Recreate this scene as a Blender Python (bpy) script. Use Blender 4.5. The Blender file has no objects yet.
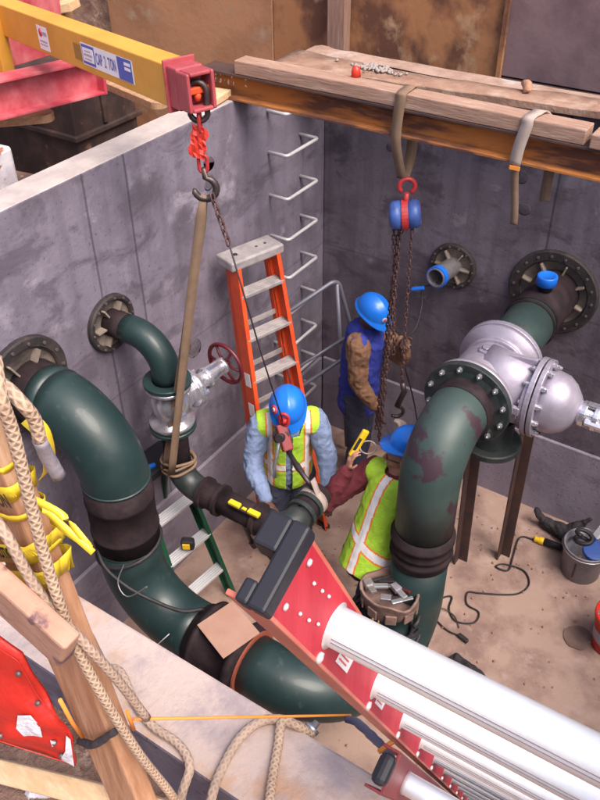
import bpy, bmesh, math, random
from mathutils import Vector as V, Matrix, noise
random.seed(7)
PI=math.pi
S=bpy.context.scene
COL=S.collection
H=3.23
# ---------------------------------------------------------------- helpers
class MB:
    def __init__(s): s.v=[];s.f=[];s.uv=[];s.sm=[];s.mi=[];s.cur=0
    def face(s,idx,uv=None,sm=False):
        s.f.append(tuple(idx)); s.uv.append(uv or [(0,0)]*len(idx)); s.sm.append(sm); s.mi.append(s.cur)
    def box(s,c,size,R=None,taper=1.0):
        c=V(c);hx,hy,hz=[a/2 for a in size];b=len(s.v)
        for k,z in ((1,-hz),(taper,hz)):
            for x,y in ((-hx,-hy),(hx,-hy),(hx,hy),(-hx,hy)):
                q=V((x*k,y*k,z)); 
                if R is not None:q=R@q
                s.v.append(c+q)
        for f in ((3,2,1,0),(4,5,6,7),(0,1,5,4),(1,2,6,5),(2,3,7,6),(3,0,4,7)): s.face([b+i for i in f])
        return s
    def bar(s,a,b,w,h,up=(0,0,1)):
        a=V(a);b=V(b);d=b-a;L=d.length;x=d.normalized();u=V(up);y=u.cross(x).normalized();z=x.cross(y)
        R=Matrix((x,y,z)).transposed()
        return s.box((a+b)/2,(L,w,h),R)
    def ring(s,c,x,y,rx,ry,n,t0=0): 
        b=len(s.v)
        for i in range(n):
            a=t0+2*PI*i/n; s.v.append(c+x*(rx*math.cos(a))+y*(ry*math.sin(a)))
        return b
    def bridge(s,b0,b1,n,u0=0,u1=0,sm=True,vs=1):
        for i in range(n):
            j=(i+1)%n
            s.face((b0+i,b0+j,b1+j,b1+i),[(u0,vs*i/n),(u0,vs*(i+1)/n),(u1,vs*(i+1)/n),(u1,vs*i/n)],sm)
    def tube(s,pts,r,n=12,caps=True,flat=1.0,side=None,closed=False,sm=True,rs=None):
        pts=[V(p) for p in pts];m=len(pts)
        T=[]
        for i in range(m):
            if closed:d=pts[(i+1)%m]-pts[i-1]
            else:d=pts[min(i+1,m-1)]-pts[max(i-1,0)]
            T.append(d.normalized())
        x=V(side) if side else T[0].orthogonal()
        x=(x-T[0]*x.dot(T[0])).normalized()
        u=0;bs=[];us=[]
        for i in range(m):
            if i:
                q=T[i-1].rotation_difference(T[i]);x=q@x;x=(x-T[i]*x.dot(T[i])).normalized()
                u+=(pts[i]-pts[i-1]).length
            rr=rs[i] if rs else r
            y=T[i].cross(x);bs.append(s.ring(pts[i],x,y,rr,rr*flat,n));us.append(u)
        for i in range(m-1): s.bridge(bs[i],bs[i+1],n,us[i],us[i+1],sm)
        if closed: s.bridge(bs[-1],bs[0],n,us[-1],us[-1]+.01,sm)
        elif caps:
            s.face([bs[0]+i for i in range(n)][::-1]);s.face([bs[-1]+i for i in range(n)])
        return s
    def lathe(s,c,axis,prof,n=32,sm=True,side=None,capa=True,capb=True):
        # prof: (t along axis, r)
        c=V(c);a=V(axis).normalized();x=V(side) if side else a.orthogonal();x=(x-a*x.dot(a)).normalized();y=a.cross(x)
        bs=[s.ring(c+a*t,x,y,r,r,n) for t,r in prof]
        for i in range(len(bs)-1): s.bridge(bs[i],bs[i+1],n,prof[i][0],prof[i+1][0],sm)
        if capa and prof[0][1]>1e-4: s.face([bs[0]+i for i in range(n)][::-1])
        if capb and prof[-1][1]>1e-4: s.face([bs[-1]+i for i in range(n)])
        return s
    def cyl(s,a,b,r,r2=None,n=20,sm=True):
        a=V(a);b=V(b);return s.lathe(a,b-a,[(0,r),((b-a).length,r if r2 is None else r2)],n,sm)
    def ribbon(s,pts,side,w,t=.004,ws=None):
        # a strap: strip of width w along side, thickness t
        pts=[V(p) for p in pts];m=len(pts);rows=[];u=0
        for i in range(m):
            d=(pts[min(i+1,m-1)]-pts[max(i-1,0)]).normalized()
            sd=V(side[i]) if isinstance(side,list) else V(side)
            sd=(sd-d*sd.dot(d)).normalized();nn=d.cross(sd)
            ww=(ws[i] if ws else w)/2
            if i:u+=(pts[i]-pts[i-1]).length
            b=len(s.v)
            for k in ((-1,-1),(1,-1),(1,1),(-1,1)): s.v.append(pts[i]+sd*(k[0]*ww)+nn*(k[1]*t/2))
            rows.append((b,u))
        for i in range(m-1):
            b0,u0=rows[i];b1,u1=rows[i+1]
            for k in range(4):
                j=(k+1)%4;va,vb=((0,1),(1,1),(1,0),(0,0))[k]
                s.face((b0+k,b0+j,b1+j,b1+k),[(u0,va),(u0,vb),(u1,vb),(u1,va)],True)
        s.face([rows[0][0]+i for i in range(4)][::-1]);s.face([rows[-1][0]+i for i in range(4)])
        return s
    def prism(s,pts2,o,x,y,d):
        # polygon pts2 in plane (x,y) at o, extruded along d
        o=V(o);x=V(x);y=V(y);d=V(d);n=len(pts2);b=len(s.v)
        for p in pts2: s.v.append(o+x*p[0]+y*p[1])
        for p in pts2: s.v.append(o+x*p[0]+y*p[1]+d)
        s.face([b+i for i in range(n)][::-1]);s.face([b+n+i for i in range(n)])
        for i in range(n):
            j=(i+1)%n;s.face((b+i,b+j,b+n+j,b+n+i))
        return s
    def ball(s,c,r,n=16,m=10,sc=(1,1,1),R=None):
        c=V(c);b=len(s.v)
        for i in range(m+1):
            th=PI*i/m
            for j in range(n):
                ph=2*PI*j/n;q=V((r*sc[0]*math.sin(th)*math.cos(ph),r*sc[1]*math.sin(th)*math.sin(ph),r*sc[2]*math.cos(th)))
                if R is not None:q=R@q
                s.v.append(c+q)
        for i in range(m):
            for j in range(n):
                k=(j+1)%n;s.face((b+i*n+j,b+(i+1)*n+j,b+(i+1)*n+k,b+i*n+k),None,True)
        return s
    def jitter(s,a,fr=3.0,seed=0):
        for i,p in enumerate(s.v):
            p=V(p);s.v[i]=p+noise.noise_vector(p*fr+V((seed,seed*2,0)))*a
        return s
    def build(s,name,mats,parent=None,bevel=0,sub=0):
        o0=origin(parent) if parent else V((0,0,0))
        if parent is None:
            n=max(1,len(s.v));o0=V((sum(p[0] for p in s.v)/n,sum(p[1] for p in s.v)/n,min(p[2] for p in s.v)))
        me=bpy.data.meshes.new(name)
        me.from_pydata([V(p)-o0 for p in s.v],[],s.f)
        uvl=me.uv_layers.new(name='UVMap')
        k=0
        for fi,p in enumerate(me.polygons):
            p.use_smooth=s.sm[fi];p.material_index=s.mi[fi]
            for q in range(p.loop_total): uvl.data[p.loop_start+q].uv=s.uv[fi][q]
        for m in (mats if isinstance(mats,(list,tuple)) else [mats]): me.materials.append(m)
        bm=bmesh.new();bm.from_mesh(me);bmesh.ops.recalc_face_normals(bm,faces=bm.faces);bm.to_mesh(me);bm.free()
        o=bpy.data.objects.new(name,me);COL.objects.link(o)
        if parent: o.parent=parent; o['_o']=list(o0)
        else: o.location=o0; o['_o']=list(o0)
        if bevel:
            md=o.modifiers.new('b','BEVEL');md.width=bevel;md.segments=2;md.limit_method='ANGLE';md.angle_limit=.7
        if sub:
            md=o.modifiers.new('s','SUBSURF');md.levels=sub;md.render_levels=sub
        return o
def origin(o): return V(o['_o'])
def tag(o,label,cat,group=None):
    o['label']=label;o['category']=cat
    if group:o['group']=group
    return o
def thing(name,loc,label,cat,group=None):
    o=bpy.data.objects.new(name,None);o.empty_display_size=.1;COL.objects.link(o);o.location=loc;o['_o']=list(loc)
    return tag(o,label,cat,group)
def struct(o): o['kind']='structure';return o
def clone(o,parent,delta):
    c=o.copy();COL.objects.link(c);c.parent=parent
    c.location=V(o.location)+V(delta);return c
def fillet(pts,rad,n=10):
    pts=[V(p) for p in pts];out=[pts[0]]
    for i in range(1,len(pts)-1):
        r=rad[i-1] if isinstance(rad,list) else rad
        a=(pts[i-1]-pts[i]).normalized();b=(pts[i+1]-pts[i]).normalized()
        ang=a.angle(b)
        if r<=0 or abs(ang-PI)<.01: out.append(pts[i]);continue
        d=r/math.tan(ang/2);c=pts[i]+(a+b).normalized()*(r/math.sin(ang/2))
        s=pts[i]+a*d-c;e=pts[i]+b*d-c;th=s.angle(e);ax=s.cross(e).normalized()
        for k in range(n+1): out.append(c+Matrix.Rotation(th*k/n,3,ax)@s)
    out.append(pts[-1]);return out
def smoothpath(pts,n=8):
    pts=[V(p) for p in pts];q=[pts[0]*2-pts[1]]+pts+[pts[-1]*2-pts[-2]];out=[]
    for i in range(1,len(q)-2):
        for k in range(n):
            t=k/n;a,b,c,d=q[i-1],q[i],q[i+1],q[i+2]
            out.append(.5*((2*b)+(c-a)*t+(2*a-5*b+4*c-d)*t*t+(3*b-3*c+d-a)*t**3))
    out.append(pts[-1]);return out
# ---------------------------------------------------------------- materials
def mat(name,c,rough=.6,metal=0,c2=None,scale=6,lo=.4,hi=.65,c3=None,s3=1.5,l3=.5,h3=.62,bump=0,bscale=40,spec=.5,detail=6,stretch=None,coat=0,bdist=.01,rough2=None):
    m=bpy.data.materials.new(name);m.use_nodes=True;nt=m.node_tree;N=nt.nodes;L=nt.links
    b=N['Principled BSDF'];b.inputs['Roughness'].default_value=rough;b.inputs['Metallic'].default_value=metal
    b.inputs['Specular IOR Level'].default_value=spec;b.inputs['Coat Weight'].default_value=coat
    b.inputs['Base Color'].default_value=(*c,1)
    tc=N.new('ShaderNodeNewGeometry');vec=tc.outputs['Position']
    if stretch:
        mp=N.new('ShaderNodeMapping');mp.inputs['Scale'].default_value=stretch;L.new(vec,mp.inputs['Vector']);vec=mp.outputs['Vector']
    out=None
    def noi(sc,det=detail,r=.6):
        n=N.new('ShaderNodeTexNoise');n.inputs['Scale'].default_value=sc;n.inputs['Detail'].default_value=det;n.inputs['Roughness'].default_value=r
        L.new(vec,n.inputs['Vector']);return n.outputs['Fac']
    def ramp(f,a,z):
        r=N.new('ShaderNodeMapRange');r.inputs['From Min'].default_value=a;r.inputs['From Max'].default_value=z;L.new(f,r.inputs['Value']);return r.outputs['Result']
    def mix(f,A,B):
        x=N.new('ShaderNodeMix');x.data_type='RGBA';L.new(f,x.inputs['Factor'])
        if isinstance(A,tuple):x.inputs['A'].default_value=(*A,1)
        else:L.new(A,x.inputs['A'])
        x.inputs['B'].default_value=(*B,1);return x.outputs['Result']
    if c2:
        f=ramp(noi(scale),lo,hi);out=mix(f,c,c2)
        if rough2 is not None:
            r=N.new('ShaderNodeMapRange');r.inputs['To Min'].default_value=rough;r.inputs['To Max'].default_value=rough2;L.new(f,r.inputs['Value']);L.new(r.outputs['Result'],b.inputs['Roughness'])
    if c3: out=mix(ramp(noi(s3),l3,h3),out if out else c,c3)
    if out: L.new(out,b.inputs['Base Color'])
    if bump:
        bp=N.new('ShaderNodeBump');bp.inputs['Strength'].default_value=bump;bp.inputs['Distance'].default_value=bdist
        L.new(noi(bscale,4),bp.inputs['Height']);L.new(bp.outputs['Normal'],b.inputs['Normal'])
    m['n']=1
    return m
def nodes(m): return m.node_tree.nodes,m.node_tree.links,m.node_tree.nodes['Principled BSDF']
def braid(m,nu,nv,c2,bump=.8):
    N,L,b=nodes(m);uv=N.new('ShaderNodeUVMap');sp=N.new('ShaderNodeSeparateXYZ');L.new(uv.outputs['UV'],sp.inputs['Vector'])
    def mth(op,a,b_=None):
        x=N.new('ShaderNodeMath');x.operation=op
        for i,q in enumerate((a,b_)):
            if q is None: continue
            if isinstance(q,(int,float)): x.inputs[i].default_value=q
            else: L.new(q,x.inputs[i])
        return x.outputs[0]
    u=mth('MULTIPLY',sp.outputs['X'],nu*2*PI);v=mth('MULTIPLY',sp.outputs['Y'],nv*2*PI)
    f=mth('MULTIPLY',mth('MAXIMUM',mth('SINE',mth('ADD',u,v)),mth('SINE',mth('SUBTRACT',u,v))),-1.0)
    r=N.new('ShaderNodeMapRange');r.inputs['From Min'].default_value=-.35;r.inputs['From Max'].default_value=.35;L.new(f,r.inputs['Value'])
    x=N.new('ShaderNodeMix');x.data_type='RGBA';fm=mth('MULTIPLY',r.outputs['Result'],.6);L.new(fm,x.inputs['Factor']);L.new(b.inputs['Base Color'].links[0].from_socket,x.inputs['A']);x.inputs['B'].default_value=(*c2,1);L.new(x.outputs['Result'],b.inputs['Base Color'])
    bp=N.new('ShaderNodeBump');bp.inputs['Strength'].default_value=bump;bp.inputs['Distance'].default_value=.003;bp.invert=True;L.new(f,bp.inputs['Height']);L.new(bp.outputs['Normal'],b.inputs['Normal']);return m
def uvwave(m,scale,c2,axis='X',bump=.5,fac=.5,thr=(.4,.6),diag=False):
    N,L,b=nodes(m);uv=N.new('ShaderNodeUVMap');w=N.new('ShaderNodeTexWave');w.inputs['Scale'].default_value=1
    mp=N.new('ShaderNodeMapping');mp.inputs['Scale'].default_value=scale;L.new(uv.outputs['UV'],mp.inputs['Vector']);L.new(mp.outputs['Vector'],w.inputs['Vector'])
    w.bands_direction='DIAGONAL' if diag else axis
    r=N.new('ShaderNodeMapRange');r.inputs['From Min'].default_value=thr[0];r.inputs['From Max'].default_value=thr[1];r.inputs['To Max'].default_value=fac
    L.new(w.outputs['Fac'],r.inputs['Value'])
    x=N.new('ShaderNodeMix');x.data_type='RGBA';L.new(r.outputs['Result'],x.inputs['Factor'])
    src=b.inputs['Base Color']
    if src.links: L.new(src.links[0].from_socket,x.inputs['A'])
    else: x.inputs['A'].default_value=src.default_value
    x.inputs['B'].default_value=(*c2,1);L.new(x.outputs['Result'],b.inputs['Base Color'])
    bp=N.new('ShaderNodeBump');bp.inputs['Strength'].default_value=bump;bp.inputs['Distance'].default_value=.004
    L.new(w.outputs['Fac'],bp.inputs['Height']);L.new(bp.outputs['Normal'],b.inputs['Normal']);return m

M={}
# concrete with real form lines and stains
def concrete(name,base,dark,light,lines=True):
    m=mat(name,base,.85,c2=dark,scale=1.6,lo=.46,hi=.72,c3=light,s3=3.1,l3=.58,h3=.74,bump=.35,bscale=28,spec=.25)
    N,L,b=nodes(m)
    g=N.new('ShaderNodeNewGeometry')
    # fine vertical streaks
    mp=N.new('ShaderNodeMapping');mp.inputs['Scale'].default_value=(9,9,.7);L.new(g.outputs['Position'],mp.inputs['Vector'])
    n=N.new('ShaderNodeTexNoise');n.inputs['Scale'].default_value=1.3;n.inputs['Detail'].default_value=5;L.new(mp.outputs['Vector'],n.inputs['Vector'])
    r=N.new('ShaderNodeMapRange');r.inputs['From Min'].default_value=.45;r.inputs['From Max'].default_value=.7;r.inputs['To Max'].default_value=.45;L.new(n.outputs['Fac'],r.inputs['Value'])
    x=N.new('ShaderNodeMix');x.data_type='RGBA';L.new(r.outputs['Result'],x.inputs['Factor']);L.new(b.inputs['Base Color'].links[0].from_socket,x.inputs['A']);x.inputs['B'].default_value=(*dark,1)
    out=x.outputs['Result']
    mp2=N.new('ShaderNodeMapping');mp2.inputs['Scale'].default_value=(2.2,2.2,4.0);mp2.inputs['Location'].default_value=(3,1,2);L.new(g.outputs['Position'],mp2.inputs['Vector'])
    n2=N.new('ShaderNodeTexNoise');n2.inputs['Scale'].default_value=1.1;n2.inputs['Detail'].default_value=9;n2.inputs['Roughness'].default_value=.68;n2.inputs['Distortion'].default_value=.5;L.new(mp2.outputs['Vector'],n2.inputs['Vector'])
    for lo_,hi_,cc,am in ((.52,.62,dark,.75),(.36,.28,light,.7)):
        rr=N.new('ShaderNodeMapRange');rr.inputs['From Min'].default_value=lo_;rr.inputs['From Max'].default_value=hi_;rr.inputs['To Max'].default_value=am;L.new(n2.outputs['Fac'],rr.inputs['Value'])
        xx=N.new('ShaderNodeMix');xx.data_type='RGBA';L.new(rr.outputs['Result'],xx.inputs['Factor']);L.new(out,xx.inputs['A']);xx.inputs['B'].default_value=(*cc,1);out=xx.outputs['Result']
    # speckle of small dark pits
    v=N.new('ShaderNodeTexNoise');v.inputs['Scale'].default_value=55;v.inputs['Detail'].default_value=2;L.new(g.outputs['Position'],v.inputs['Vector'])
    r2=N.new('ShaderNodeMapRange');r2.inputs['From Min'].default_value=.64;r2.inputs['From Max'].default_value=.72;r2.inputs['To Max'].default_value=.6;L.new(v.outputs['Fac'],r2.inputs['Value'])
    x2=N.new('ShaderNodeMix');x2.data_type='RGBA';L.new(r2.outputs['Result'],x2.inputs['Factor']);L.new(out,x2.inputs['A']);x2.inputs['B'].default_value=(dark[0]*.5,dark[1]*.5,dark[2]*.5,1);out=x2.outputs['Result']
    if lines:
        sp=N.new('ShaderNodeSeparateXYZ');L.new(g.outputs['Position'],sp.inputs['Vector'])
        wn=N.new('ShaderNodeTexNoise');wn.inputs['Scale'].default_value=2;L.new(g.outputs['Position'],wn.inputs['Vector'])
        for ax,val,lim in (('Y',-2.33,None),('Y',-2.02,None),('X',1.75,None),('Z',1.82,None)):
            a=N.new('ShaderNodeMath');a.operation='SUBTRACT';L.new(sp.outputs[ax],a.inputs[0]);a.inputs[1].default_value=val
            a1=N.new('ShaderNodeMath');a1.operation='MULTIPLY_ADD';L.new(wn.outputs['Fac'],a1.inputs[0]);a1.inputs[1].default_value=.02;L.new(a.outputs[0],a1.inputs[2])
            a2=N.new('ShaderNodeMath');a2.operation='SUBTRACT';L.new(a1.outputs[0],a2.inputs[0]);a2.inputs[1].default_value=.01
            c=N.new('ShaderNodeMath');c.operation='ABSOLUTE';L.new(a2.outputs[0],c.inputs[0])
            q=N.new('ShaderNodeMapRange');q.inputs['From Min'].default_value=.004;q.inputs['From Max'].default_value=.011;q.inputs['To Min'].default_value=.62 if ax!='Z' else .3;q.inputs['To Max'].default_value=0;L.new(c.outputs[0],q.inputs['Value'])
            x3=N.new('ShaderNodeMix');x3.data_type='RGBA';L.new(q.outputs['Result'],x3.inputs['Factor']);L.new(out,x3.inputs['A']);x3.inputs['B'].default_value=(dark[0]*.45,dark[1]*.45,dark[2]*.45,1);out=x3.outputs['Result']
    L.new(out,b.inputs['Base Color']);return m
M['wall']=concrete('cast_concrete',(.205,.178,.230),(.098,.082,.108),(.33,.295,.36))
M['backwall']=concrete('shade_toned_concrete',(.155,.130,.162),(.068,.053,.068),(.25,.22,.258))  # same concrete as the left wall, its shade put into a darker colour
M['band']=concrete('pale_concrete',(.29,.255,.32),(.19,.165,.215),(.36,.32,.385),False)
M['walltop']=mat('wall_top_concrete',(.50,.39,.35),.85,c2=(.33,.265,.275),scale=6,lo=.50,hi=.66,c3=(.46,.25,.12),s3=3.8,l3=.50,h3=.66,bump=.4,bscale=60)
M['walltopclean']=mat('pale_wall_top',(.46,.395,.37),.85,c2=(.34,.29,.285),scale=5,bump=.3,bscale=60)
M['walltopdirt']=mat('dirty_wall_top',(.38,.26,.21),.9,c2=(.27,.17,.13),scale=7,c3=(.45,.38,.36),s3=3,bump=.5,bscale=60)
M['floor']=mat('dusty_floor',(.40,.275,.225),.85,c2=(.24,.15,.13),scale=2.6,lo=.44,hi=.62,c3=(.43,.31,.28),s3=6,l3=.56,h3=.72,bump=.35,bscale=70)
M['soil']=mat('soil',(.25,.15,.11),.95,c2=(.13,.07,.055),scale=9,c3=(.42,.31,.25),s3=17,l3=.58,h3=.7,bump=.9,bscale=30,bdist=.03)
M['palesoil']=mat('pale_soil',(.42,.31,.25),.95,c2=(.30,.20,.16),scale=12,bump=.9,bscale=35,bdist=.02)
M['shore']=mat('brown_sheeting',(.36,.16,.07),.8,c2=(.125,.05,.03),scale=1.9,lo=.46,hi=.58,c3=(.42,.26,.15),s3=3.6,l3=.57,h3=.66,bump=.3,bscale=20,stretch=(1,1,.8))
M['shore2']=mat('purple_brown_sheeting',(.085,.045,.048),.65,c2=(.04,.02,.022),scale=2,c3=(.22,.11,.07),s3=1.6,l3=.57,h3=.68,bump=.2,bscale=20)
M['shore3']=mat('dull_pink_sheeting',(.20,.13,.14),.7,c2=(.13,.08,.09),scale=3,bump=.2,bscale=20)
def wood(name,c,c2,c3,st): return mat(name,c,.8,c2=c2,scale=5,lo=.35,hi=.65,c3=c3,s3=2,l3=.55,h3=.7,stretch=st,bump=.35,bscale=9,detail=8)
M['lumber']=wood('weathered_lumber',(.40,.25,.185),(.27,.155,.115),(.47,.33,.26),(1.5,14,14))
M['post']=wood('orange_tan_lumber',(.50,.27,.16),(.36,.17,.09),(.58,.38,.25),(12,12,1.2))
M['brace']=mat('dirty_brace',(.50,.29,.21),.85,c2=(.38,.20,.14),scale=9,c3=(.15,.08,.09),s3=13,l3=.53,h3=.60,bump=.3,bscale=40)
M['newwood']=wood('fresh_lumber',(.68,.47,.28),(.58,.36,.19),(.74,.55,.36),(3,12,12))
M['plank']=wood('old_plank',(.45,.27,.16),(.33,.18,.10),(.52,.35,.22),(8,3,10))
M['timber']=wood('grey_brown_timber',(.30,.18,.14),(.22,.12,.09),(.38,.25,.20),(12,12,1.2))
M['rust']=mat('rusty_steel',(.42,.15,.035),.8,metal=0,c2=(.11,.04,.025),scale=4,lo=.44,hi=.56,c3=(.40,.16,.05),s3=9,l3=.55,h3=.75,bump=.3,bscale=70,stretch=(.35,1,2))
M['rustdark']=mat('dark_scaled_steel',(.05,.032,.036),.55,c2=(.09,.045,.035),scale=6,bump=.2,bscale=60)
M['green']=mat('green_enamel',(.011,.029,.030),.48,c2=(.020,.042,.043),scale=3,c3=(.04,.058,.06),s3=17,l3=.60,h3=.70,bump=.06,bscale=15,coat=.15)
M['greenworn']=mat('worn_green_enamel',(.032,.056,.053),.5,c2=(.047,.074,.070),scale=4,c3=(.042,.022,.032),s3=4.5,l3=.57,h3=.60,bump=.05,bscale=15)
M['primer']=mat('dark_primer',(.015,.009,.012),.75,spec=.25,c2=(.032,.019,.022),scale=12,bump=.12,bscale=50)
M['blackflange']=mat('black_flange',(.018,.028,.028),.45,c2=(.04,.04,.042),scale=15,bump=.1,bscale=50)
M['sleevering']=mat('sleeve_ring',(.020,.016,.018),.75,c2=(.045,.033,.032),scale=14,bump=.3,bscale=60)
M['grout']=mat('tan_grout',(.24,.195,.165),.9,c2=(.16,.125,.105),scale=9,bump=.4,bscale=40)
M['rawcast']=mat('dull_iron_casting',(.42,.38,.46),.46,metal=.45,c2=(.31,.275,.345),scale=7,bump=.12,bscale=110)
M['silver']=mat('shiny_valve_metal',(.78,.76,.80),.22,metal=.8,c2=(.60,.58,.64),scale=9,bump=.15,bscale=40)
M['bolt']=mat('bright_bolt',(.55,.55,.58),.35,metal=.8)
M['darkbolt']=mat('dull_bolt',(.16,.13,.13),.5,metal=.5)
M['galv']=mat('galvanised',(.45,.42,.44),.4,metal=.75,c2=(.36,.33,.35),scale=30)
M['greytube']=mat('grey_paint_and_shade',(.18,.18,.23),.45,metal=.3)  # guard frame paint; also the shading tone for ladder rung collars and ridges
M['boom']=mat('yellow_paint',(.66,.33,.05),.5,c2=(.56,.27,.04),scale=3,c3=(.40,.19,.05),s3=11,l3=.66,h3=.72,bump=.08,bscale=30)
M['redpaint']=mat('faded_red_paint',(.40,.07,.085),.5,c2=(.30,.045,.055),scale=4,c3=(.62,.22,.24),s3=8,l3=.6,h3=.8,bump=.1,bscale=40)
M['redsteel']=mat('dusty_red_steel',(.42,.05,.075),.55,c2=(.60,.17,.19),scale=5,bump=.1,bscale=40)
M['safeorange']=mat('orange_fibreglass',(.70,.085,.022),.42,c2=(.58,.06,.018),scale=8,bump=.05,bscale=60)
M['rail']=mat('red_fibreglass',(.40,.014,.034),.6,spec=.3,c2=(.48,.03,.05),scale=6,stretch=(8,8,.6),bump=.06,bscale=60)
M['railedge']=mat('tan_red_fibreglass',(.56,.16,.11),.5,c2=(.45,.10,.07),scale=9)
M['railold']=mat('dark_red_fibreglass',(.22,.02,.03),.5,c2=(.15,.015,.02),scale=9)
M['greenrail']=mat('green_fibreglass',(.006,.075,.035),.4,c2=(.008,.05,.028),scale=7)
M['alu']=mat('aluminium',(.80,.80,.83),.36,metal=.55,c2=(.72,.72,.75),scale=6,bump=.05,bscale=80)
M['alud']=mat('dusty_aluminium',(.46,.42,.42),.5,metal=.4,c2=(.33,.30,.31),scale=12,bump=.1,bscale=80)
M['blackplastic']=mat('black_plastic',(.010,.010,.017),.58,c2=(.014,.014,.02),scale=9,bump=.04,bscale=90)
M['black']=mat('black_rubber',(.016,.014,.018),.6,c2=(.03,.026,.03),scale=20)
M['blackcloth']=mat('black_cloth',(.022,.018,.024),.85,c2=(.045,.036,.042),scale=14,bump=.6,bscale=18,bdist=.02)
M['blue']=mat('blue_plastic',(.012,.14,.62),.32)
M['bluehat']=mat('blue_hard_hat',(.012,.155,.66),.26,c2=(.015,.17,.70),scale=6,bump=.02,bscale=20)
M['bluesteel']=mat('blue_hoist_enamel',(.05,.11,.36),.45,c2=(.035,.07,.24),scale=14)
M['redhook']=mat('red_hook_paint',(.48,.03,.035),.45,c2=(.30,.03,.03),scale=20)
M['chain']=mat('rusty_chain',(.14,.07,.065),.6,metal=.4,c2=(.08,.05,.055),scale=30)
M['darksteel']=mat('dark_steel',(.06,.048,.055),.45,metal=.6,c2=(.10,.07,.065),scale=20)
M['strap']=uvwave(mat('brown_webbing',(.21,.13,.085),.9,c2=(.15,.09,.06),scale=12),(90,3,1),(.27,.18,.12),bump=.3,fac=.6)
M['palestrap']=uvwave(mat('pale_webbing',(.38,.30,.27),.9,c2=(.28,.21,.19),scale=12),(90,3,1),(.46,.38,.34),bump=.3,fac=.6)
M['rope']=braid(mat('tan_rope',(.55,.40,.29),.9,c2=(.45,.31,.22),scale=20),70,4,(.30,.20,.14),.5)
M['ropepale']=braid(mat('pale_dirty_rope',(.50,.36,.28),.9,c2=(.38,.27,.21),scale=14),60,4,(.33,.24,.19),.4)
M['ducttape']=mat('silver_tape',(.30,.27,.31),.35,metal=.2,c2=(.20,.18,.21),scale=25,bump=.5,bscale=30,bdist=.01)
M['bluetape']=mat('dull_blue_tie',(.10,.10,.16),.6)
M['string']=mat('orange_string',(.86,.30,.05),.6)
M['caution']=mat('yellow_tape',(.82,.60,.04),.35,c2=(.75,.52,.03),scale=8,spec=.5)
M['ink']=mat('black_ink',(.02,.018,.02),.5)
M['white']=mat('white_label',(.78,.77,.80),.5)
M['blueink']=mat('blue_print',(.05,.11,.42),.5)
M['greyink']=mat('grey_print',(.35,.33,.38),.5)
M['redink']=mat('red_print',(.62,.05,.06),.5)
M['vinyl']=mat('red_vinyl',(.52,.022,.014),.45,c2=(.42,.018,.012),scale=4,bump=.6,bscale=8,bdist=.02)
M['paper']=mat('crumpled_paper',(.66,.64,.70),.7,c2=(.52,.50,.57),scale=20,bump=.7,bscale=20,bdist=.02)
M['card']=mat('cardboard',(.42,.25,.19),.85,c2=(.36,.20,.15),scale=5)
M['canvas']=mat('brown_canvas',(.27,.17,.145),.92,c2=(.15,.09,.08),scale=12,bump=.5,bscale=24,bdist=.01)
M['skin']=mat('skin',(.46,.24,.17),.5,c2=(.40,.19,.13),scale=18)
M['darkskin']=mat('dark_skin',(.10,.05,.036),.5,c2=(.14,.07,.05),scale=18)
M['denim']=mat('light_blue_work_shirt',(.20,.26,.42),.9,c2=(.15,.20,.34),scale=11,bump=.9,bscale=15,bdist=.02)
M['jeans']=mat('navy_trousers',(.035,.04,.075),.9,c2=(.05,.055,.09),scale=11,bump=.7,bscale=15,bdist=.02)
M['bluecoat']=mat('royal_blue_jacket',(.022,.035,.27),.8,c2=(.03,.05,.34),scale=10,bump=.9,bscale=13,bdist=.02)
M['brownsleeve']=mat('tan_brown_sleeve',(.22,.115,.065),.9,c2=(.17,.085,.05),scale=10,bump=.9,bscale=14,bdist=.02)
M['maroon']=mat('maroon_sweatshirt',(.13,.018,.028),.9,c2=(.10,.013,.02),scale=10,bump=.9,bscale=14,bdist=.02)
M['hivis']=mat('lime_vest_mesh',(.44,.72,.045),.75,c2=(.38,.64,.04),scale=14,bump=.8,bscale=16,bdist=.015)
M['reflect']=mat('reflective_band',(.80,.78,.80),.4)
M['visorange']=mat('orange_trim',(.85,.22,.04),.7)
M['glove']=mat('tan_glove',(.45,.36,.31),.9,c2=(.36,.28,.24),scale=20,bump=.4,bscale=40)
M['hair']=mat('dark_hair',(.018,.012,.011),.8)
M['boot']=mat('brown_boot',(.09,.055,.035),.7)
M['toolyellow']=mat('yellow_tool',(.80,.52,.02),.4)
M['bucketred']=mat('red_bucket_plastic',(.60,.035,.02),.4)
M['clearplastic']=mat('cloudy_plastic',(.20,.19,.22),.35,c2=(.13,.12,.15),scale=8)
M['damp']=mat('damp_stain',(.15,.10,.085),.4,c2=(.22,.145,.125),scale=8)
M['dark']=mat('dark_painted_steel',(.028,.017,.018),.7,c2=(.075,.042,.036),scale=5,lo=.45,hi=.7,c3=(.16,.09,.06),s3=9,l3=.64,h3=.7,bump=.2,bscale=30)
M['blockwhite']=mat('chipped_white_paint',(.58,.55,.58),.7,c2=(.42,.38,.42),scale=8,c3=(.28,.11,.06),s3=7,l3=.6,h3=.63,bump=.3,bscale=40)
M['gravel']=mat('pale_gravel',(.34,.29,.27),.9,c2=(.30,.26,.25),scale=40)
M['clod']=mat('clay_lump',(.42,.22,.14),.95,bump=.8,bscale=40)
M['glass']=mat('lens',(.5,.5,.5),.1,metal=.5)
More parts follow.
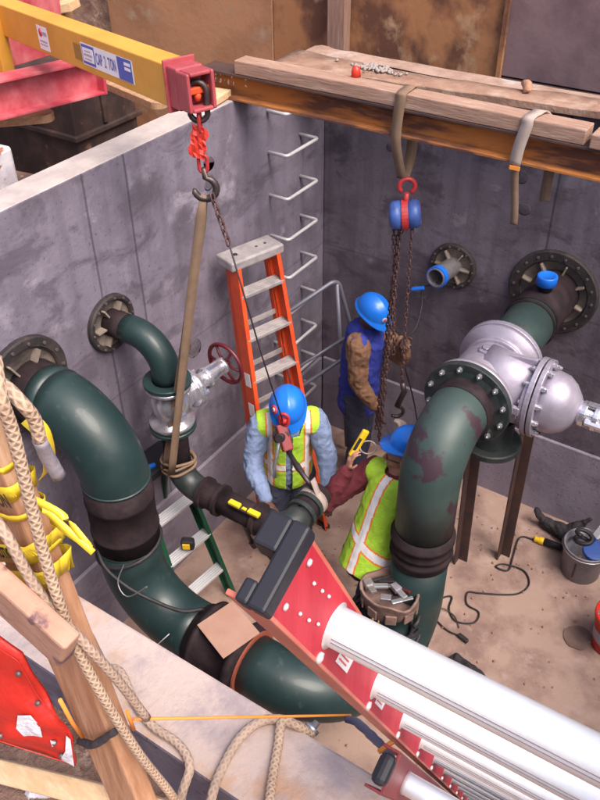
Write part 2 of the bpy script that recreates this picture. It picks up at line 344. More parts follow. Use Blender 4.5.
# ---------------------------------------------------------------- camera
cam=bpy.data.cameras.new('camera');co=bpy.data.objects.new('camera',cam);COL.objects.link(co);S.camera=co
CP=V((3.12835,-5.05413,4.92478));cr=V((.83592852,.54879295,-.00705676));cu=V((-.33571304,.52144964,.78446608));cf=V((-.4341892,.65338853,-.62013157))
mw=Matrix((cr,cu,-cf)).transposed().to_4x4();mw.translation=CP;co.matrix_world=mw
cam.sensor_fit='VERTICAL';cam.sensor_height=24;cam.sensor_width=18;cam.lens=830.84*24/800;cam.clip_start=.05;cam.clip_end=500
S.render.resolution_x=768;S.render.resolution_y=1024
# ---------------------------------------------------------------- light
w=bpy.data.worlds.new('World');S.world=w;w.use_nodes=True;nt=w.node_tree;bg=nt.nodes['Background'];sk=nt.nodes.new('ShaderNodeTexSky')
sk.sky_type='NISHITA';sk.sun_disc=False;sk.sun_elevation=math.radians(56);sk.air_density=1.0;sk.dust_density=6.0;sk.ozone_density=1.2
nt.links.new(sk.outputs['Color'],bg.inputs['Color']);bg.inputs['Strength'].default_value=.15
sun=bpy.data.lights.new('sun','SUN');sun.energy=1.65;sun.angle=math.radians(34);sun.color=(1,.93,.86);so=bpy.data.objects.new('sun',sun);COL.objects.link(so)
az=math.radians(-18)   # direction the light comes from, measured from +X towards +Y
el=math.radians(56)
sd=V((math.cos(el)*math.cos(az),math.cos(el)*math.sin(az),math.sin(el)))
so.rotation_euler=sd.to_track_quat('Z','Y').to_euler()
sk.sun_rotation=math.atan2(sd.x,sd.y)
S.view_settings.view_transform='Standard';S.view_settings.look='None';S.view_settings.gamma=1;S.view_settings.exposure=.85
S.view_settings.use_curve_mapping=False
# ================================================================ SETTING
VX=5.0;VY=-4.24;TH=.2
b=MB();n=24
gx=[0+(VX)*i/n for i in range(n+1)];gy=[VY+(-VY)*i/n for i in range(n+1)]
for j in gy:
    for i in gx: b.v.append(V((i,j,.006*noise.noise(V((i*2,j*2,0))))))
for j in range(n):
    for i in range(n):
        k=j*(n+1)+i;b.face((k,k+1,k+n+2,k+n+1))
struct(b.build('floor',M['floor']))
# ground: one sheet with an opening for the vault
def gz(x,y):
    z=3.06 if y<VY-.1 else 2.45
    if y<VY-.1 and x<1.5: z=3.06-.6*min(1,(1.5-x)/1.5)
    if -4.5<x<.1 and y>-1.25: z=2.45-.55*min(1,(y+1.25)/.35)
    if y>.5: z=1.9
    if y>.72: z=5.2
    if x<-4.5 and y<=.72: z=2.45+min(2.5,(-4.5-x)*1.6)
    return z+.05*noise.noise(V((x*2.1,y*2.1,0)))+.02*noise.noise(V((x*9,y*9,1)))
xs=[-120,-60,-30,-15,-9,-7,-6]+[-5.5+.1*i for i in range(int(14/.1))]+[9,12,20,40,80,120]
ys=[-120,-60,-30,-15,-9,-7]+[-6+.1*i for i in range(int(7.4/.1))]+[2,3,6,12,30,60,120]
b=MB()
ox=len(xs)
for y in ys:
    for x in xs: b.v.append(V((x,y,gz(x,y))))
for j in range(len(ys)-1):
    for i in range(ox-1):
        cx=(xs[i]+xs[i+1])/2;cy=(ys[j]+ys[j+1])/2
        if -.12<cx<VX+.12 and VY-.12<cy<.12: continue
        k=j*ox+i;b.face((k,k+1,k+ox+1,k+ox),None,True)
struct(b.build('ground',M['soil']))
# the cast vault
vault=thing('concrete_vault',(0,0,0),'grey cast concrete vault with open top that the workers stand in','vault')
def wallmesh(lo,hi,m,mt,name,inner):
    b=MB();c=[(lo[i]+hi[i])/2 for i in range(3)];s=[hi[i]-lo[i] for i in range(3)]
    b.box(c,s);b.mi[1]=1
    o=b.build('wall',[m,mt],vault,bevel=.008);return o
wallmesh((-TH,VY-TH,-.2),(0,TH,H),M['wall'],M['walltopclean'],'l',0)
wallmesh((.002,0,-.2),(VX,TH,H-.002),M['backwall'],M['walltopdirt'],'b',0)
wallmesh((.002,VY-TH,-.2),(VX,VY,H),M['wall'],M['walltop'],'f',0)
wallmesh((VX+.002,VY-TH,-.2),(VX+TH,TH,H),M['wall'],M['walltop'],'r',0)
def band(a,c): MB().box([(a[i]+c[i])/2 for i in range(3)],[c[i]-a[i] for i in range(3)]).build('wall_base',M['band'],vault,bevel=.006)
band((-.01,VY+.03,-.05),(.025,-.03,.73));band((.028,-.025,-.05),(VX,.01,.73));band((.028,VY-.01,-.05),(VX,VY+.025,.73))
# dark tie holes / patches on left wall (cast in)
b=MB()
for (y,z,s) in ((-1.32,2.93,.05),(-1.33,2.82,.045),(-1.62,1.75,.07),(-1.05,2.2,.03)):
    b.lathe((.001,y,z),(1,0,0),[(0,s),(.003,s*.85),(.004,0)],14)
b.jitter(.02,9);
for i,p in enumerate(b.v): b.v[i]=V((max(.0015,min(.004,p[0])),p[1],p[2]))
b.build('patch',mat('wall_patch',(.075,.062,.078),.9,c2=(.12,.10,.125),scale=20),vault)['kind']='stuff'
b=MB()
for (x,z,s) in ((1.5,2.72,.05),(1.56,2.5,.045),(.55,2.7,.03)):
    b.lathe((x,-.001,z),(0,-1,0),[(0,s),(.003,s*.85),(.004,0)],14)
for i,p in enumerate(b.v):
    q=p+noise.noise_vector(p*9)*.02;b.v[i]=V((q.x,max(-.005,min(-.0015,p[1])),q.z))
b.build('patch',mat('back_wall_patch',(.06,.048,.06),.9,c2=(.10,.08,.10),scale=20),vault)['kind']='stuff'
# shoring
def sheet(name,x0,x1,z0,z1,y,m,label):
    b=MB();b.box(((x0+x1)/2,y+.03,(z0+z1)/2),(x1-x0,.06,z1-z0))
    return tag(b.build(name,m,None,bevel=.004),label,'shoring wall')
M['shorel']=mat('tan_brown_sheeting',(.42,.21,.11),.8,c2=(.26,.12,.065),scale=2.5,c3=(.40,.26,.17),s3=5,l3=.55,h3=.7,bump=.3,bscale=20)
sheet('shoring_panel',-2.62,-.86,1.6,5.6,.6,M['shorel'],'light brown shoring sheet at the far left behind the yellow boom')
sheet('shoring_panel',-.855,1.02,1.6,5.6,.612,M['shore'],'stained brown shoring sheet behind the upright timber')
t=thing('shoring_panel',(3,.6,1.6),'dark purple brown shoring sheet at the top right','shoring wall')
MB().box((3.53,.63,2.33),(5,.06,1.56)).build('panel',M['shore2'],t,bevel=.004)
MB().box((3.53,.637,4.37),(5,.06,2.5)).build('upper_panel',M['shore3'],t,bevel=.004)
MB().box((1.04,.585,3.6),(.035,.03,4.0)).build('seam_strip',M['shore'],t,bevel=.003)
tag(MB().box((-.22,.545,3.55),(.15,.09,3.9)).build('timber_post',M['timber'],None,bevel=.006),'upright grey brown timber against the brown shoring sheets','timber')
for i,(x,y0,h,lean,lab) in enumerate(((-3.0,.3,3.3,.25,'leaning pale timber left of the brown shoring, nearest to it'),(-3.6,.5,3.4,-.3,'dark timber slanting the other way behind the yellow boom'))):
    tag(MB().bar((x,y0,2.2),(x+lean,y0+.2,2.2+h),.16,.09,(0,1,0)).build('timber_post',M['plank' if i==0 else 'timber'],None,bevel=.006),lab,'timber')
tag(MB().bar((-4.3,-.4,2.9),(-2.65,.25,3.2),.2,.07).build('loose_board',M['newwood'],None,bevel=.005),'pale loose board lying beyond the yellow boom','board')
# I-beam over the pit and its lumber
t=thing('steel_beam',(-.25,-.97,H),'rusty steel I-beam with chalk writing spanning the vault','beam')
MB().box((2.4,-.97,H+.010),(5.3,.16,.014)).build('bottom_flange',M['rust'],t,bevel=.002)
MB().box((2.4,-.97,H+.08),(5.3,.012,.13)).build('web',M['rust'],t)
MB().box((2.4,-.97,H+.152),(5.3,.16,.014)).build('top_flange',M['rustdark'],t,bevel=.002)
def strokes(mb,lines,o,x,y,w=.0035,t=.0015):
    o=V(o);x=V(x);y=V(y);nrm=x.cross(y).normalized()
    for L_ in lines:
        for a,c in zip(L_[:-1],L_[1:]):
            A=o+x*a[0]+y*a[1];B=o+x*c[0]+y*c[1]
            if (B-A).length<1e-5: continue
            d=(B-A).normalized();s=nrm.cross(d)*w/2;k=len(mb.v);mb.v+= [A-s,B-s,B+s,A+s];mb.face((k,k+1,k+2,k+3))
b=MB();random.seed(3)
for row,(z,n_) in enumerate(((.103,9),(.065,8))):
    x0=.03
    for k in range(n_):
        if random.random()<.12: x0+=.03;continue
        pts=[(x0+random.uniform(0,.02),z+random.uniform(0,.028)) for _ in range(4)]
        strokes(b,[pts],(-.22,-.9765,H),(1,0,0),(0,0,1),.006);x0+=.033
b.build('chalk_writing',M['white'],t)
b=MB();b.box((1.07,-.985,H+.160+.040),(2.1,.12,.078));b.jitter(.002,3)
tag(b.build('lumber_beam',M['lumber'],None,bevel=.006),'long weathered square timber lying on the rusty I-beam','timber')
b=MB();b.box((3.4,-1.005,H+.160+.036),(2.5,.12,.07))
tag(b.build('lumber_beam',M['lumber'],None,bevel=.006),'short visible end of timber on the I-beam at the right edge','timber')
b=MB();b.box((-.10,-1.14,H+.03),(.16,.24,.045),Matrix.Rotation(.15,3,'Z'))
tag(b.build('wood_block',M['newwood'],None,bevel=.006),'short pale wood block on the left wall by the beam end','wood block')
# dirt and pebbles on the back wall top
b=MB();random.seed(5)
for i in range(150):
    x=.50+random.gauss(0,.08);y=-.215+random.gauss(0,.03);r=random.uniform(.006,.014)
    if y<-.33 or y>-.14: continue
    b.ball((x,y,H+.05+r*.6+.012*math.exp(-((x-.50)/.08)**2)),r,6,4,(1,1,.8))
o=tag(b.build('gravel',M['gravel']),'small heap of pale gravel on the dirt-caked plank','gravel');o['kind']='stuff'
b=MB();b.ball((1.48,-.10,H+.075),.042,12,8,(1.2,.9,.8));b.jitter(.05,14)
tag(b.build('clay_clod',M['clod']),'crumpled orange brown clay lump on the dirt-caked plank','clay lump')
b=MB();nx=60
for i in range(nx+1):
    x=-.1+4.8*i/nx
    for y in (.012,.07,.13,.19): b.v.append(V((x,y,H+.004+.03*max(0,noise.noise(V((x*3,y*9,4)))+.25)*(1 if .05<y<.15 else .25))))
for i in range(nx):
    for k in range(3):
        q=i*4+k;b.face((q,q+4,q+5,q+1),None,True)
k0=len(b.v);nn=14
for i in range(nn+1):
    y=-.86+1.03*i/nn
    for x in (-.19,-.13,-.07,-.012): b.v.append(V((x,y,H+.004+.03*max(0,noise.noise(V((x*9,y*5,7)))+.3)*(1 if x in(-.13,-.07) else .25))))
for i in range(nn):
    for k in range(3):
        q=k0+i*4+k;b.face((q,q+1,q+5,q+4),None,True)
o=b.build('loose_dirt',M['walltopdirt']);o['kind']='stuff';tag(o,'thin loose dirt spread along the top of the back wall','dirt')
b=MB();b.lathe((.78,-.93,H+.239),(0,0,1),[(0,.028),(.05,.022),(.06,.0)],16)
tag(b.build('plastic_lid',M['bucketred']),'small red plastic lid on the timber by the brown strap','cap')
b=MB();nx=40;W_=[]
for i in range(nx+1):
    u=i/nx;cx=-.16+3.3*u;cy=-.355+.42*u
    for k,o_ in enumerate((-.115,-.05,.03,.115+max(0,.16-.6*u))): b.v.append(V((cx,cy+o_,H+.045+.012*noise.noise(V((cx*4,o_*14,2))))))
    for k,o_ in enumerate((.115+max(0,.16-.6*u),-.115)): b.v.append(V((cx,cy+o_,H+.006)))
for i in range(nx):
    q=i*6
    for k in range(3): b.face((q+k,q+6+k,q+7+k,q+1+k),None,True)
    b.face((q+3,q+9,q+10,q+4));b.face((q+4,q+10,q+11,q+5));b.face((q+5,q+11,q+6,q))
b.face((0,1,2,3,4,5));q=nx*6;b.face([q+k for k in (5,4,3,2,1,0)])
tag(b.build('plank',mat('dirt_caked_plank',(.33,.20,.145),.95,c2=(.22,.125,.09),scale=7,c3=(.42,.31,.25),s3=5,l3=.54,h3=.7,bump=.6,bscale=40)),'wide dirt-caked plank laid along the back wall behind the I-beam','plank')
# step irons in the corner
t=thing('wall_ladder',(0,-.5,0),'column of galvanised U-shaped step irons in the wall corner','ladder')
for k in range(11):
    z=2.795+.305-.305*k-(.03 if k==0 else 0)
    if z<.15: break
    MB().tube(fillet([(-.03,-.32,z),(.15,-.32,z),(.15,-.70,z),(-.03,-.70,z)],.025,5),.0125,8).build('rung',mat('pale_rung_steel',(.62,.60,.62),.45,metal=.4),t)
# ---------------------------------------------------------------- bolts
_bolt={}
def bolts(parent,c,axis,R,n,r,h,m,ph=0,stud=True):
    c=V(c);a=V(axis).normalized();x=V((0,0,1)) if abs(a.z)<.9 else V((1,0,0));x=(x-a*x.dot(a)).normalized();y=a.cross(x)
    key=(tuple(a),r,h,m.name)
    for i in range(n):
        th=ph+2*PI*(i+.5)/n;p=c+x*(R*math.cos(th))+y*(R*math.sin(th))
        b=MB();b.lathe(p-a*.001,a,[(0,r),(h,r),(h*1.05,r*.8)],6,False)
        if stud:b.lathe(p+a*h,a,[(0,r*.55),(h*.7,r*.5)],8)
        b.build('bolt',m,parent)
def flange(parent,c,axis,R,r,th,m,n=12,bm='bolt',name='flange',br=.016,bh=.018,sides=1,ph=0,depth=0):
    b=MB();b.lathe(c,axis,[(0,r),(0,R-.004),(.004,R),(th-.004,R),(th,R-.004),(th,r+.05 if sides==1 else r+.02),(th+.01,r+.01),(th+.03,r)],48,False,capa=False,capb=False)
    b.sm=[False]*len(b.sm)
    o=b.build(name,m,parent)
    a=V(axis).normalized()
    bolts(o,V(c)+a*th,a,R-.035,n,br,bh,M[bm],ph)
    return o
# wall sleeve rings (belong to the vault)
def sleeve(c,axis,Ro,Ri,n,fins,br=.010):
    c=V(c);a=V(axis).normalized()
    b=MB();b.lathe(c-a*.02,a,[(0,Ri),(.045,Ri),(.055,Ri+.01),(.055,Ro-.008),(.045,Ro),(0,Ro)],56,False,capa=False,capb=False)
    o=b.build('wall_sleeve',M['sleevering'],vault)
    bolts(o,c+a*.035,a,(Ro+Ri)/2,n,br,.008,M['darkbolt'],0,False)
    b=MB();b.lathe(c+a*.002,a,[(0,0.001),(.0,Ri-.003),(.016,Ri-.001)],40,True,capa=False,capb=False)
    g=b.build('grout_fill',M['grout'],o)
    x=V((0,0,1));y=a.cross(x);b=MB()
    for i in range(fins):
        th=.5+2*PI*i/fins;d=x*math.cos(th)+y*math.sin(th)
        b.bar(c+a*.02+d*.03,c+a*.02+d*(Ri-.006),.06,.010,d.cross(a))
    b.build('rib',M['grout'],o)
sleeve((0,-2.95,2.30),(1,0,0),.27,.205,14,6)
sleeve((0,-2.31,2.33),(1,0,0),.175,.14,14,6,.008)
sleeve((1.86,0,1.97),(0,-1,0),.31,.235,18,8)
sleeve((1.12,0,1.95),(0,-1,0),.175,.14,14,6,.008)
# ---------------------------------------------------------------- piping
def piece(parent,name,pts,r,m,n=40,rs=None): return MB().tube(pts,r,n,True,rs=rs).build(name,m,parent)
# big left pipe
R=.18
t=thing('large_pipe',(.6,-2.92,.62),'large dark green elbow pipe from the left wall down to the floor run','pipe')
zA=2.24;xv=.53;zl=.86;y0=-2.92
arcA=fillet([(.2,y0,zA),(xv,y0,zA),(xv,y0,1.85)],.385,14)
piece(t,'wall_stub',[(-.05,y0,zA),(.08,y0,zA),(.205,y0,zA)],R-.004,M['primer'])
piece(t,'elbow',arcA,R,M['green'])
b=MB();b.lathe((xv,y0,1.40),(0,0,1),[(0,R-.01),(0,R+.004),(.10,R+.005),(.105,R+.011),(.12,R+.011),(.125,R+.004),(.33,R+.004),(.335,R+.009),(.355,R+.009),(.36,R+.004),(.46,R+.004)],44,True)
b.build('coupling',M['primer'],t)
arcB=fillet([(xv,y0,1.42),(xv,y0,zl),(1.02,y0,zl)],.40,14)
piece(t,'elbow',arcB,R,M['green'])
b=MB();b.lathe((1.0,y0,zl),(1,0,0),[(0,R-.005),(0,R+.01),(.05,R+.012),(.055,R+.05),(.085,R+.05),(.09,R+.012),(.30,R+.012),(.305,R+.045),(.345,R+.045),(.35,R+.012),(.37,R+.010)],44,True)
b.build('coupling',M['primer'],t)
b=MB();b.lathe((1.365,y0,zl),(1,0,0),[(0,R),(0,R+.018),(.012,R+.018),(.012,R)],44,False);b.build('gasket',mat('rust_red_gasket',(.28,.07,.04),.7),t)
arcC=fillet([(1.375,y0,zl),(1.83,y0,zl),(1.86,-2.55,.66),(1.86,-2.25,.42)],[.36,.15],14)
piece(t,'elbow',arcC,R-.005,M['green'])
for zz in (1.865,1.395): MB().lathe((xv,y0,zz),(0,0,1),[(0,R-.002),(.004,R+.006),(.010,R+.006),(.014,R-.002)],44).build('weld_bead',M['green'],t)
# tape wrap + band on pipe
b=MB();b.tube([(xv+ (R+.006)*math.cos(a),y0+(R+.006)*math.sin(a),1.36+.05*math.sin(a+1)) for a in [2*PI*i/40 for i in range(40)]],.012,8,closed=True)
b.build('hose_band',M['black'],t)
# right big pipe
r2=.172
t=thing('large_pipe',(1.86,-1.8,0),'large worn green pipe dropping beside the man with the yellow tool','pipe')
X=1.87;Z=1.97
piece(t,'wall_stub',[(X,.05,Z),(X,-.2,Z),(X,-.42,Z)],r2-.004,M['primer'])
piece(t,'spool',[(X,-.415,Z),(X,-.7,Z),(X,-.93,Z)],r2-.010,M['greenworn'])
for y in (-.42,-.47): MB().lathe((X,y,Z),(0,-1,0),[(0,r2-.01),(.002,r2+.003),(.012,r2+.003),(.014,r2-.01)],40).build('weld_bead',M['primer'],t)
flange(t,(X,-.915,Z),(0,-1,0),.255,r2-.01,.035,M['rawcast'],12,'bolt',name='flange')
flange(t,(X,-1.42,Z),(0,-1,0),.262,r2-.01,.04,M['blackflange'],12,'bolt',name='flange')
piece(t,'stub',[(X,-1.43,Z),(X,-1.50,Z),(X,-1.56,Z)],r2+.004,M['primer'])
arc=fillet([(X,-1.55,Z),(X,-1.86,Z),(X,-1.86,1.30)],.30,14)
piece(t,'elbow',arc,r2,M['greenworn'])
b=MB();b.lathe((X,-1.86,1.32),(0,0,-1),[(0,r2),(.0,r2+.006),(.04,r2+.010),(.045,r2+.02),(.07,r2+.02),(.075,r2+.008),(.12,r2+.008),(.125,r2+.014),(.14,r2+.014),(.145,r2+.006),(.175,r2+.006),(.18,r2+.018),(.205,r2+.018),(.21,r2+.012),(.25,r2+.008),(.26,r2-.005)],44)
b.build('coupling',M['primer'],t)
arc=fillet([(X,-1.86,1.1),(X,-1.86,.36),(X,-2.28,.36)],.32,14)
piece(t,'elbow',arc,r2,M['green'])
# blue plug
t2=thing('pipe_plug',(1.88,-.3,2.14),'bright blue round cap on top of the right pipe by the wall','cap')
MB().lathe((1.88,-.30,2.14),(0,0,1),[(0,.045),(.05,.045)],20).build('neck',M['primer'],t2)
MB().lathe((1.88,-.30,2.18),(0,0,1),[(0,.060),(.004,.066),(.06,.066),(.066,.063),(.0665,.05),(.063,.047),(.063,0.001)],32,True).build('cap',M['blue'],t2)
# gate valve on right run, lying on its side
t=thing('gate_valve',(X,-1.17,Z),'large grey iron gate valve lying sideways on the right pipe','valve')
b=MB();b.lathe((X,-.955,Z),(0,-1,0),[(0,.17),(0,.25),(.035,.253),(.037,.19),(.09,.175),(.16,.20),(.30,.20),(.37,.175),(.425,.19),(.427,.253),(.462,.253),(.462,.17)],48)
b.build('body',M['rawcast'],t)
b=MB();b.tube([(X,-1.18,Z),(X+.12,-1.18,Z),(X+.30,-1.18,Z)],.15,36,flat=1.35,side=(0,1,0),rs=[.17,.165,.15]);b.build('neck',M['rawcast'],t)
for yy,mm in ((0,1),):
    for k,(xa,xb,rr) in enumerate(((.295,.325,.20),(.333,.363,.20))):
        b=MB();b.tube([(X+xa,-1.18,Z),(X+xb,-1.18,Z)],.15,44,flat=1.25,side=(0,1,0),rs=[rr,rr],sm=False)
        f=b.build('bonnet_flange',M['rawcast'],t,bevel=.004)
        for i in range(12):
            th=2*PI*(i+.5)/12;s=-1 if k==0 else 1
            p=V((X+(xa if k==0 else xb),-1.18+(rr-.028)*math.cos(th),Z+(rr*1.25-.03)*math.sin(th)))
            b=MB();b.lathe(p,(s,0,0),[(0,.017),(.02,.017),(.021,.011),(.034,.010)],8,False);b.build('bolt',M['silver'],f)
b=MB();b.tube([(X+.36+d,-1.18,Z) for d in (0,.04,.10,.15,.19,.215)],.15,36,flat=1.15,side=(0,1,0),rs=[.165,.168,.16,.13,.085,.05]);b.build('bonnet',M['rawcast'],t)
b=MB();b.lathe((X+.56,-1.18,Z),(1,0,0),[(0,.06),(.02,.075),(.05,.075),(.052,.05),(.09,.045),(.092,.08),(.12,.08),(.122,.04),(.30,.036)],28,False);b.build('gland',M['silver'],t,bevel=.003)
for s in (-1,1): MB().bar((X+.60,-1.18,Z+s*.07),(X+.98,-1.18,Z+s*.07),.04,.022).build('yoke_arm',M['silver'],t,bevel=.004)
MB().lathe((X+.6,-1.18,Z),(1,0,0),[(0,.018),(.45,.018)],14).build('stem',M['silver'],t)
for yy in(-1.25,-1.11): MB().lathe((X+.62,yy,Z),(1,0,0),[(0,.02),(.1,.02)],6,False).build('gland_stud',M['silver'],t)
MB().lathe((X+.98,-1.18,Z),(1,0,0),[(0,.09),(.03,.09)],24,False).build('yoke_plate',M['silver'],t,bevel=.003)
MB().lathe((X-.02,-1.18,Z+.19),(0,0,1),[(0,.05),(.018,.048),(.02,.03),(.035,.03),(.036,.001)],6,False).build('boss_plug',M['rawcast'],t,bevel=.004)
for yy in (-1.03,-1.33): MB().lathe((X,yy,Z),(0,-1,0),[(0,r2+.012),(.004,r2+.028),(.016,r2+.028),(.02,r2+.012)],40,True).build('cast_ring',M['rawcast'],t)
for s in (-1,1):
    MB().bar((X+.03,-1.18+s*.175,Z),(X+.285,-1.18+s*.185,Z),.028,.05).build('cast_rib',M['rawcast'],t,bevel=.006)
MB().bar((X+.06,-1.18,Z+.195),(X+.285,-1.18,Z+.225),.028,.05).build('cast_rib',M['rawcast'],t,bevel=.006)
MB().lathe((X+.27,-1.18,Z),(1,0,0),[(0,.19),(.02,.197),(.024,.197)],40,False).build('neck_shoulder',M['rawcast'],t,bevel=.004)
# body ribs
# pipe stand under the valve
t=thing('pipe_stand',(1.9,-.8,0),'dark steel stand with two legs under the grey gate valve','stand')
MB().lathe((1.97,-1.18,1.50),(0,0,1),[(0,.17),(.01,.185),(.045,.185),(.05,.175),(.051,.13),(.12,.125),(.24,.125)],36,False).build('saddle_drum',M['blackflange'],t)
for (x,y,x2,y2) in ((1.78,-.88,1.74,-.92),(2.035,-.66,2.03,-.72)):
    b=MB();b.bar((x,y,0),(x2,y2,1.62),.012,.085,(0,1,0));b.bar((x+.03,y+.035,0),(x2+.03,y2+.035,1.62),.085,.010,(0,1,0));b.build('leg',M['rustdark'],t,bevel=.002)
MB().bar((1.70,-.95,1.60),(2.08,-.70,1.60),.1,.03).build('cross_bar',M['rustdark'],t,bevel=.003)
# medium pipe
r3=.084
t=thing('small_bore_pipe',(.42,-2.3,1.2),'narrow green and brown pipe running from the left wall past the worker in denim','pipe')
xm=.385;ym=-2.3
piece(t,'wall_stub',[(-.05,ym,2.33),(.06,ym,2.33),(.13,ym,2.33)],r3-.002,M['primer'],28)
piece(t,'elbow',fillet([(.125,ym,2.33),(xm,ym,2.33),(xm,ym,2.07)],.20,12),r3,M['green'],28)
flange(t,(xm,ym,2.075),(0,0,-1),.14,r3-.004,.028,M['green'],8,'bolt',br=.011,bh=.012)
MB().lathe((xm,ym,2.055),(0,0,1),[(0,r3-.01),(0,.14),(.018,.14),(.02,r3+.004)],32,False).build('flange',M['green'],t)
flange(t,(xm,ym,1.745),(0,0,-1),.14,r3-.004,.026,M['green'],8,'bolt',br=.011,bh=.012)
piece(t,'riser',[(xm,ym,1.74),(xm,ym,1.6),(xm,ym,1.42)],r3-.003,M['primer'],28)
zr=1.27
piece(t,'elbow',fillet([(xm,ym,1.45),(xm,ym,zr),(.62,ym,zr)],.17,12),r3,M['blackflange'],28)
MB().lathe((.57,ym,zr),(1,0,0),[(0,r3),(0,r3+.02),(.03,r3+.02),(.035,r3+.006),(.12,r3+.006),(.125,r3+.02),(.15,r3+.02),(.15,r3)],28,False).build('coupling',M['primer'],t)
piece(t,'straight_run',[(.7,ym,zr),(.85,ym,zr),(1.0,ym,zr)],r3-.004,M['primer'],28)
MB().lathe((.98,ym,zr),(1,0,0),[(0,r3-.01),(0,r3+.02),(.025,r3+.02),(.03,r3+.006),(.09,r3+.006),(.09,r3-.01)],28,False).build('coupling',M['primer'],t)
piece(t,'elbow',fillet([(1.05,ym,zr),(1.185,ym,zr),(1.185,-2.14,zr)],.125,12),r3,M['blackflange'],28)
b=MB();b.tube([(1.185,-2.15,zr),(1.185,-1.92,zr)],r3,28,caps=False);b.tube([(1.185,-1.92,zr),(1.185,-2.12,zr)],r3-.012,28,caps=False);b.lathe((1.185,-1.92,zr),(0,-1,0),[(0,r3),(0,r3-.012)],28,False,capa=False,capb=False)
b.build('open_spool',M['primer'],t)
for y in (-2.14,-2.06): MB().lathe((1.185,y,zr),(0,1,0),[(0,r3-.01),(0,r3+.016),(.03,r3+.016),(.03,r3-.01)],28,False).build('collar',M['blackflange'],t)
# small gate valve w/ red handwheel
t=thing('gate_valve',(xm,ym,1.9),'small shiny gate valve with maroon handwheel on the narrow pipe','valve')
MB().lathe((xm,ym,2.044),(0,0,-1),[(0,.06),(0,.135),(.025,.135),(.03,.09),(.06,.085),(.09,.11),(.19,.11),(.22,.085),(.25,.09),(.257,.135),(.29,.135),(.29,.06)],36).build('body',M['silver'],t)
dv=V((.10,1,.03)).normalized();c0=V((xm,ym,1.90))
MB().lathe(c0+dv*.08,dv,[(0,.095),(.06,.085),(.065,.12),(.09,.12),(.092,.125),(.115,.12),(.12,.08),(.16,.06),(.17,.05),(.20,.05),(.205,.07),(.225,.07),(.23,.035),(.36,.03)],28,False).build('bonnet',M['silver'],t,bevel=.003)
for s in(-1,1):
    o_=V((0,0,1))*.055*s;MB().bar(c0+dv*.28+o_,c0+dv*.45+o_*.8,.035,.02,(1,0,0)).build('yoke_arm',M['silver'],t,bevel=.004)
MB().lathe(c0+dv*.43,dv,[(0,.055),(.02,.055),(.022,.03),(.06,.028)],20).build('yoke_nut',M['silver'],t)
f_=MB()
for k in range(8):
    th=2*PI*k/8;x_=V((0,0,1));y_=dv.cross(x_).normalized();x_=y_.cross(dv)
    f_.lathe(c0+dv*.175+(x_*math.cos(th)+y_*math.sin(th))*.103,dv,[(0,.012),(.04,.012)],6,False)
f_.build('bonnet_bolt',M['bolt'],t)
hw=c0+dv*.475;xa=dv.cross(V((0,0,1))).normalized();ya=xa.cross(dv)
wh=MB().tube([hw+xa*(.135*math.cos(a))+ya*(.135*math.sin(a)) for a in [2*PI*i/40 for i in range(40)]],.013,10,closed=True)
MM=mat('maroon_paint',(.11,.012,.018),.4)
for i in range(6):
    a=2*PI*i/6;p=hw+xa*(.132*math.cos(a))+ya*(.132*math.sin(a));wh.tube([hw,(hw+p)/2-dv*.01,p],.009,8)
wh.lathe(hw-dv*.015,dv,[(0,.03),(.03,.03)],20)
wh.build('handwheel',MM,t)
# small pipe through back wall
t=thing('short_pipe',(1.12,-.3,2.0),'short open pipe end with blue rim poking from the back wall','pipe')
pa=V((1.12,.0,1.95));pb=V((1.10,-.27,1.97))
b=MB();d=(pb-pa);b.tube([pa,pb],.068,28,caps=False);b.tube([pb,pa+d*.2],.060,28,caps=False);b.lathe(pb,d,[(0,.068),(0,.060)],28,False,capa=False,capb=False);b.lathe(pa+d*.25,d,[(0,.062),(0,.001)],24,False);b.build('pipe_end',M['galv'],t)
MB().lathe(pb-d.normalized()*.055,d,[(0,.067),(0,.078),(.045,.078),(.045,.067)],28,False,capa=False,capb=False).build('rim_band',M['blue'],t)
t=thing('cord',(1.03,-.3,1.7),'thin black cord with blue clip running from the short pipe to the raised hand','cord')
MB().tube(smoothpath([(1.10,-.22,1.91),(1.05,-.24,1.88),(1.0,-.25,1.84),(1.03,-.3,1.72),(1.06,-.45,1.62),(1.03,-.6,1.60),(1.02,-.55,1.45),(1.1,-.4,.9),(1.15,-.3,.3),(1.1,-.4,.02)]),.006,6).build('line',M['black'],t)
MB().bar((1.02,-.26,1.86),(.93,-.28,1.83),.035,.02).build('clip',M['blue'],t,bevel=.006)
# ---------------------------------------------------------------- boom
dB=V((-.937,.34,-.058)).normalized();tip=V((.715,-2.25,3.755));sB=V((dB.y,-dB.x,0)).normalized()*-1;uB=dB.cross(sB);
if uB.z<0:uB=-uB
# side facing the camera
if sB.dot(CP-tip)<0: sB=-sB
t=thing('lifting_boom',tip+dB*3,'yellow box-section lifting boom with red end reaching over the pit','crane boom')
hw_=.065;hh=.092
def bx(mb,s0,s1,w,h,ou=0,os=0):
    return mb.bar(tip+dB*s0+uB*ou+sB*os,tip+dB*s1+uB*ou+sB*os,w,h,uB)
bx(MB(),.10,5.2,hw_*2,hh*2).build('boom_arm',M['boom'],t,bevel=.006)
b=MB();bx(b,-.0,.10,.135,.18);b.build('end_collar',M['redpaint'],t,bevel=.008)
b=MB();bx(b,.085,.097,.16,.225);b.build('end_plate',M['redpaint'],t,bevel=.004)
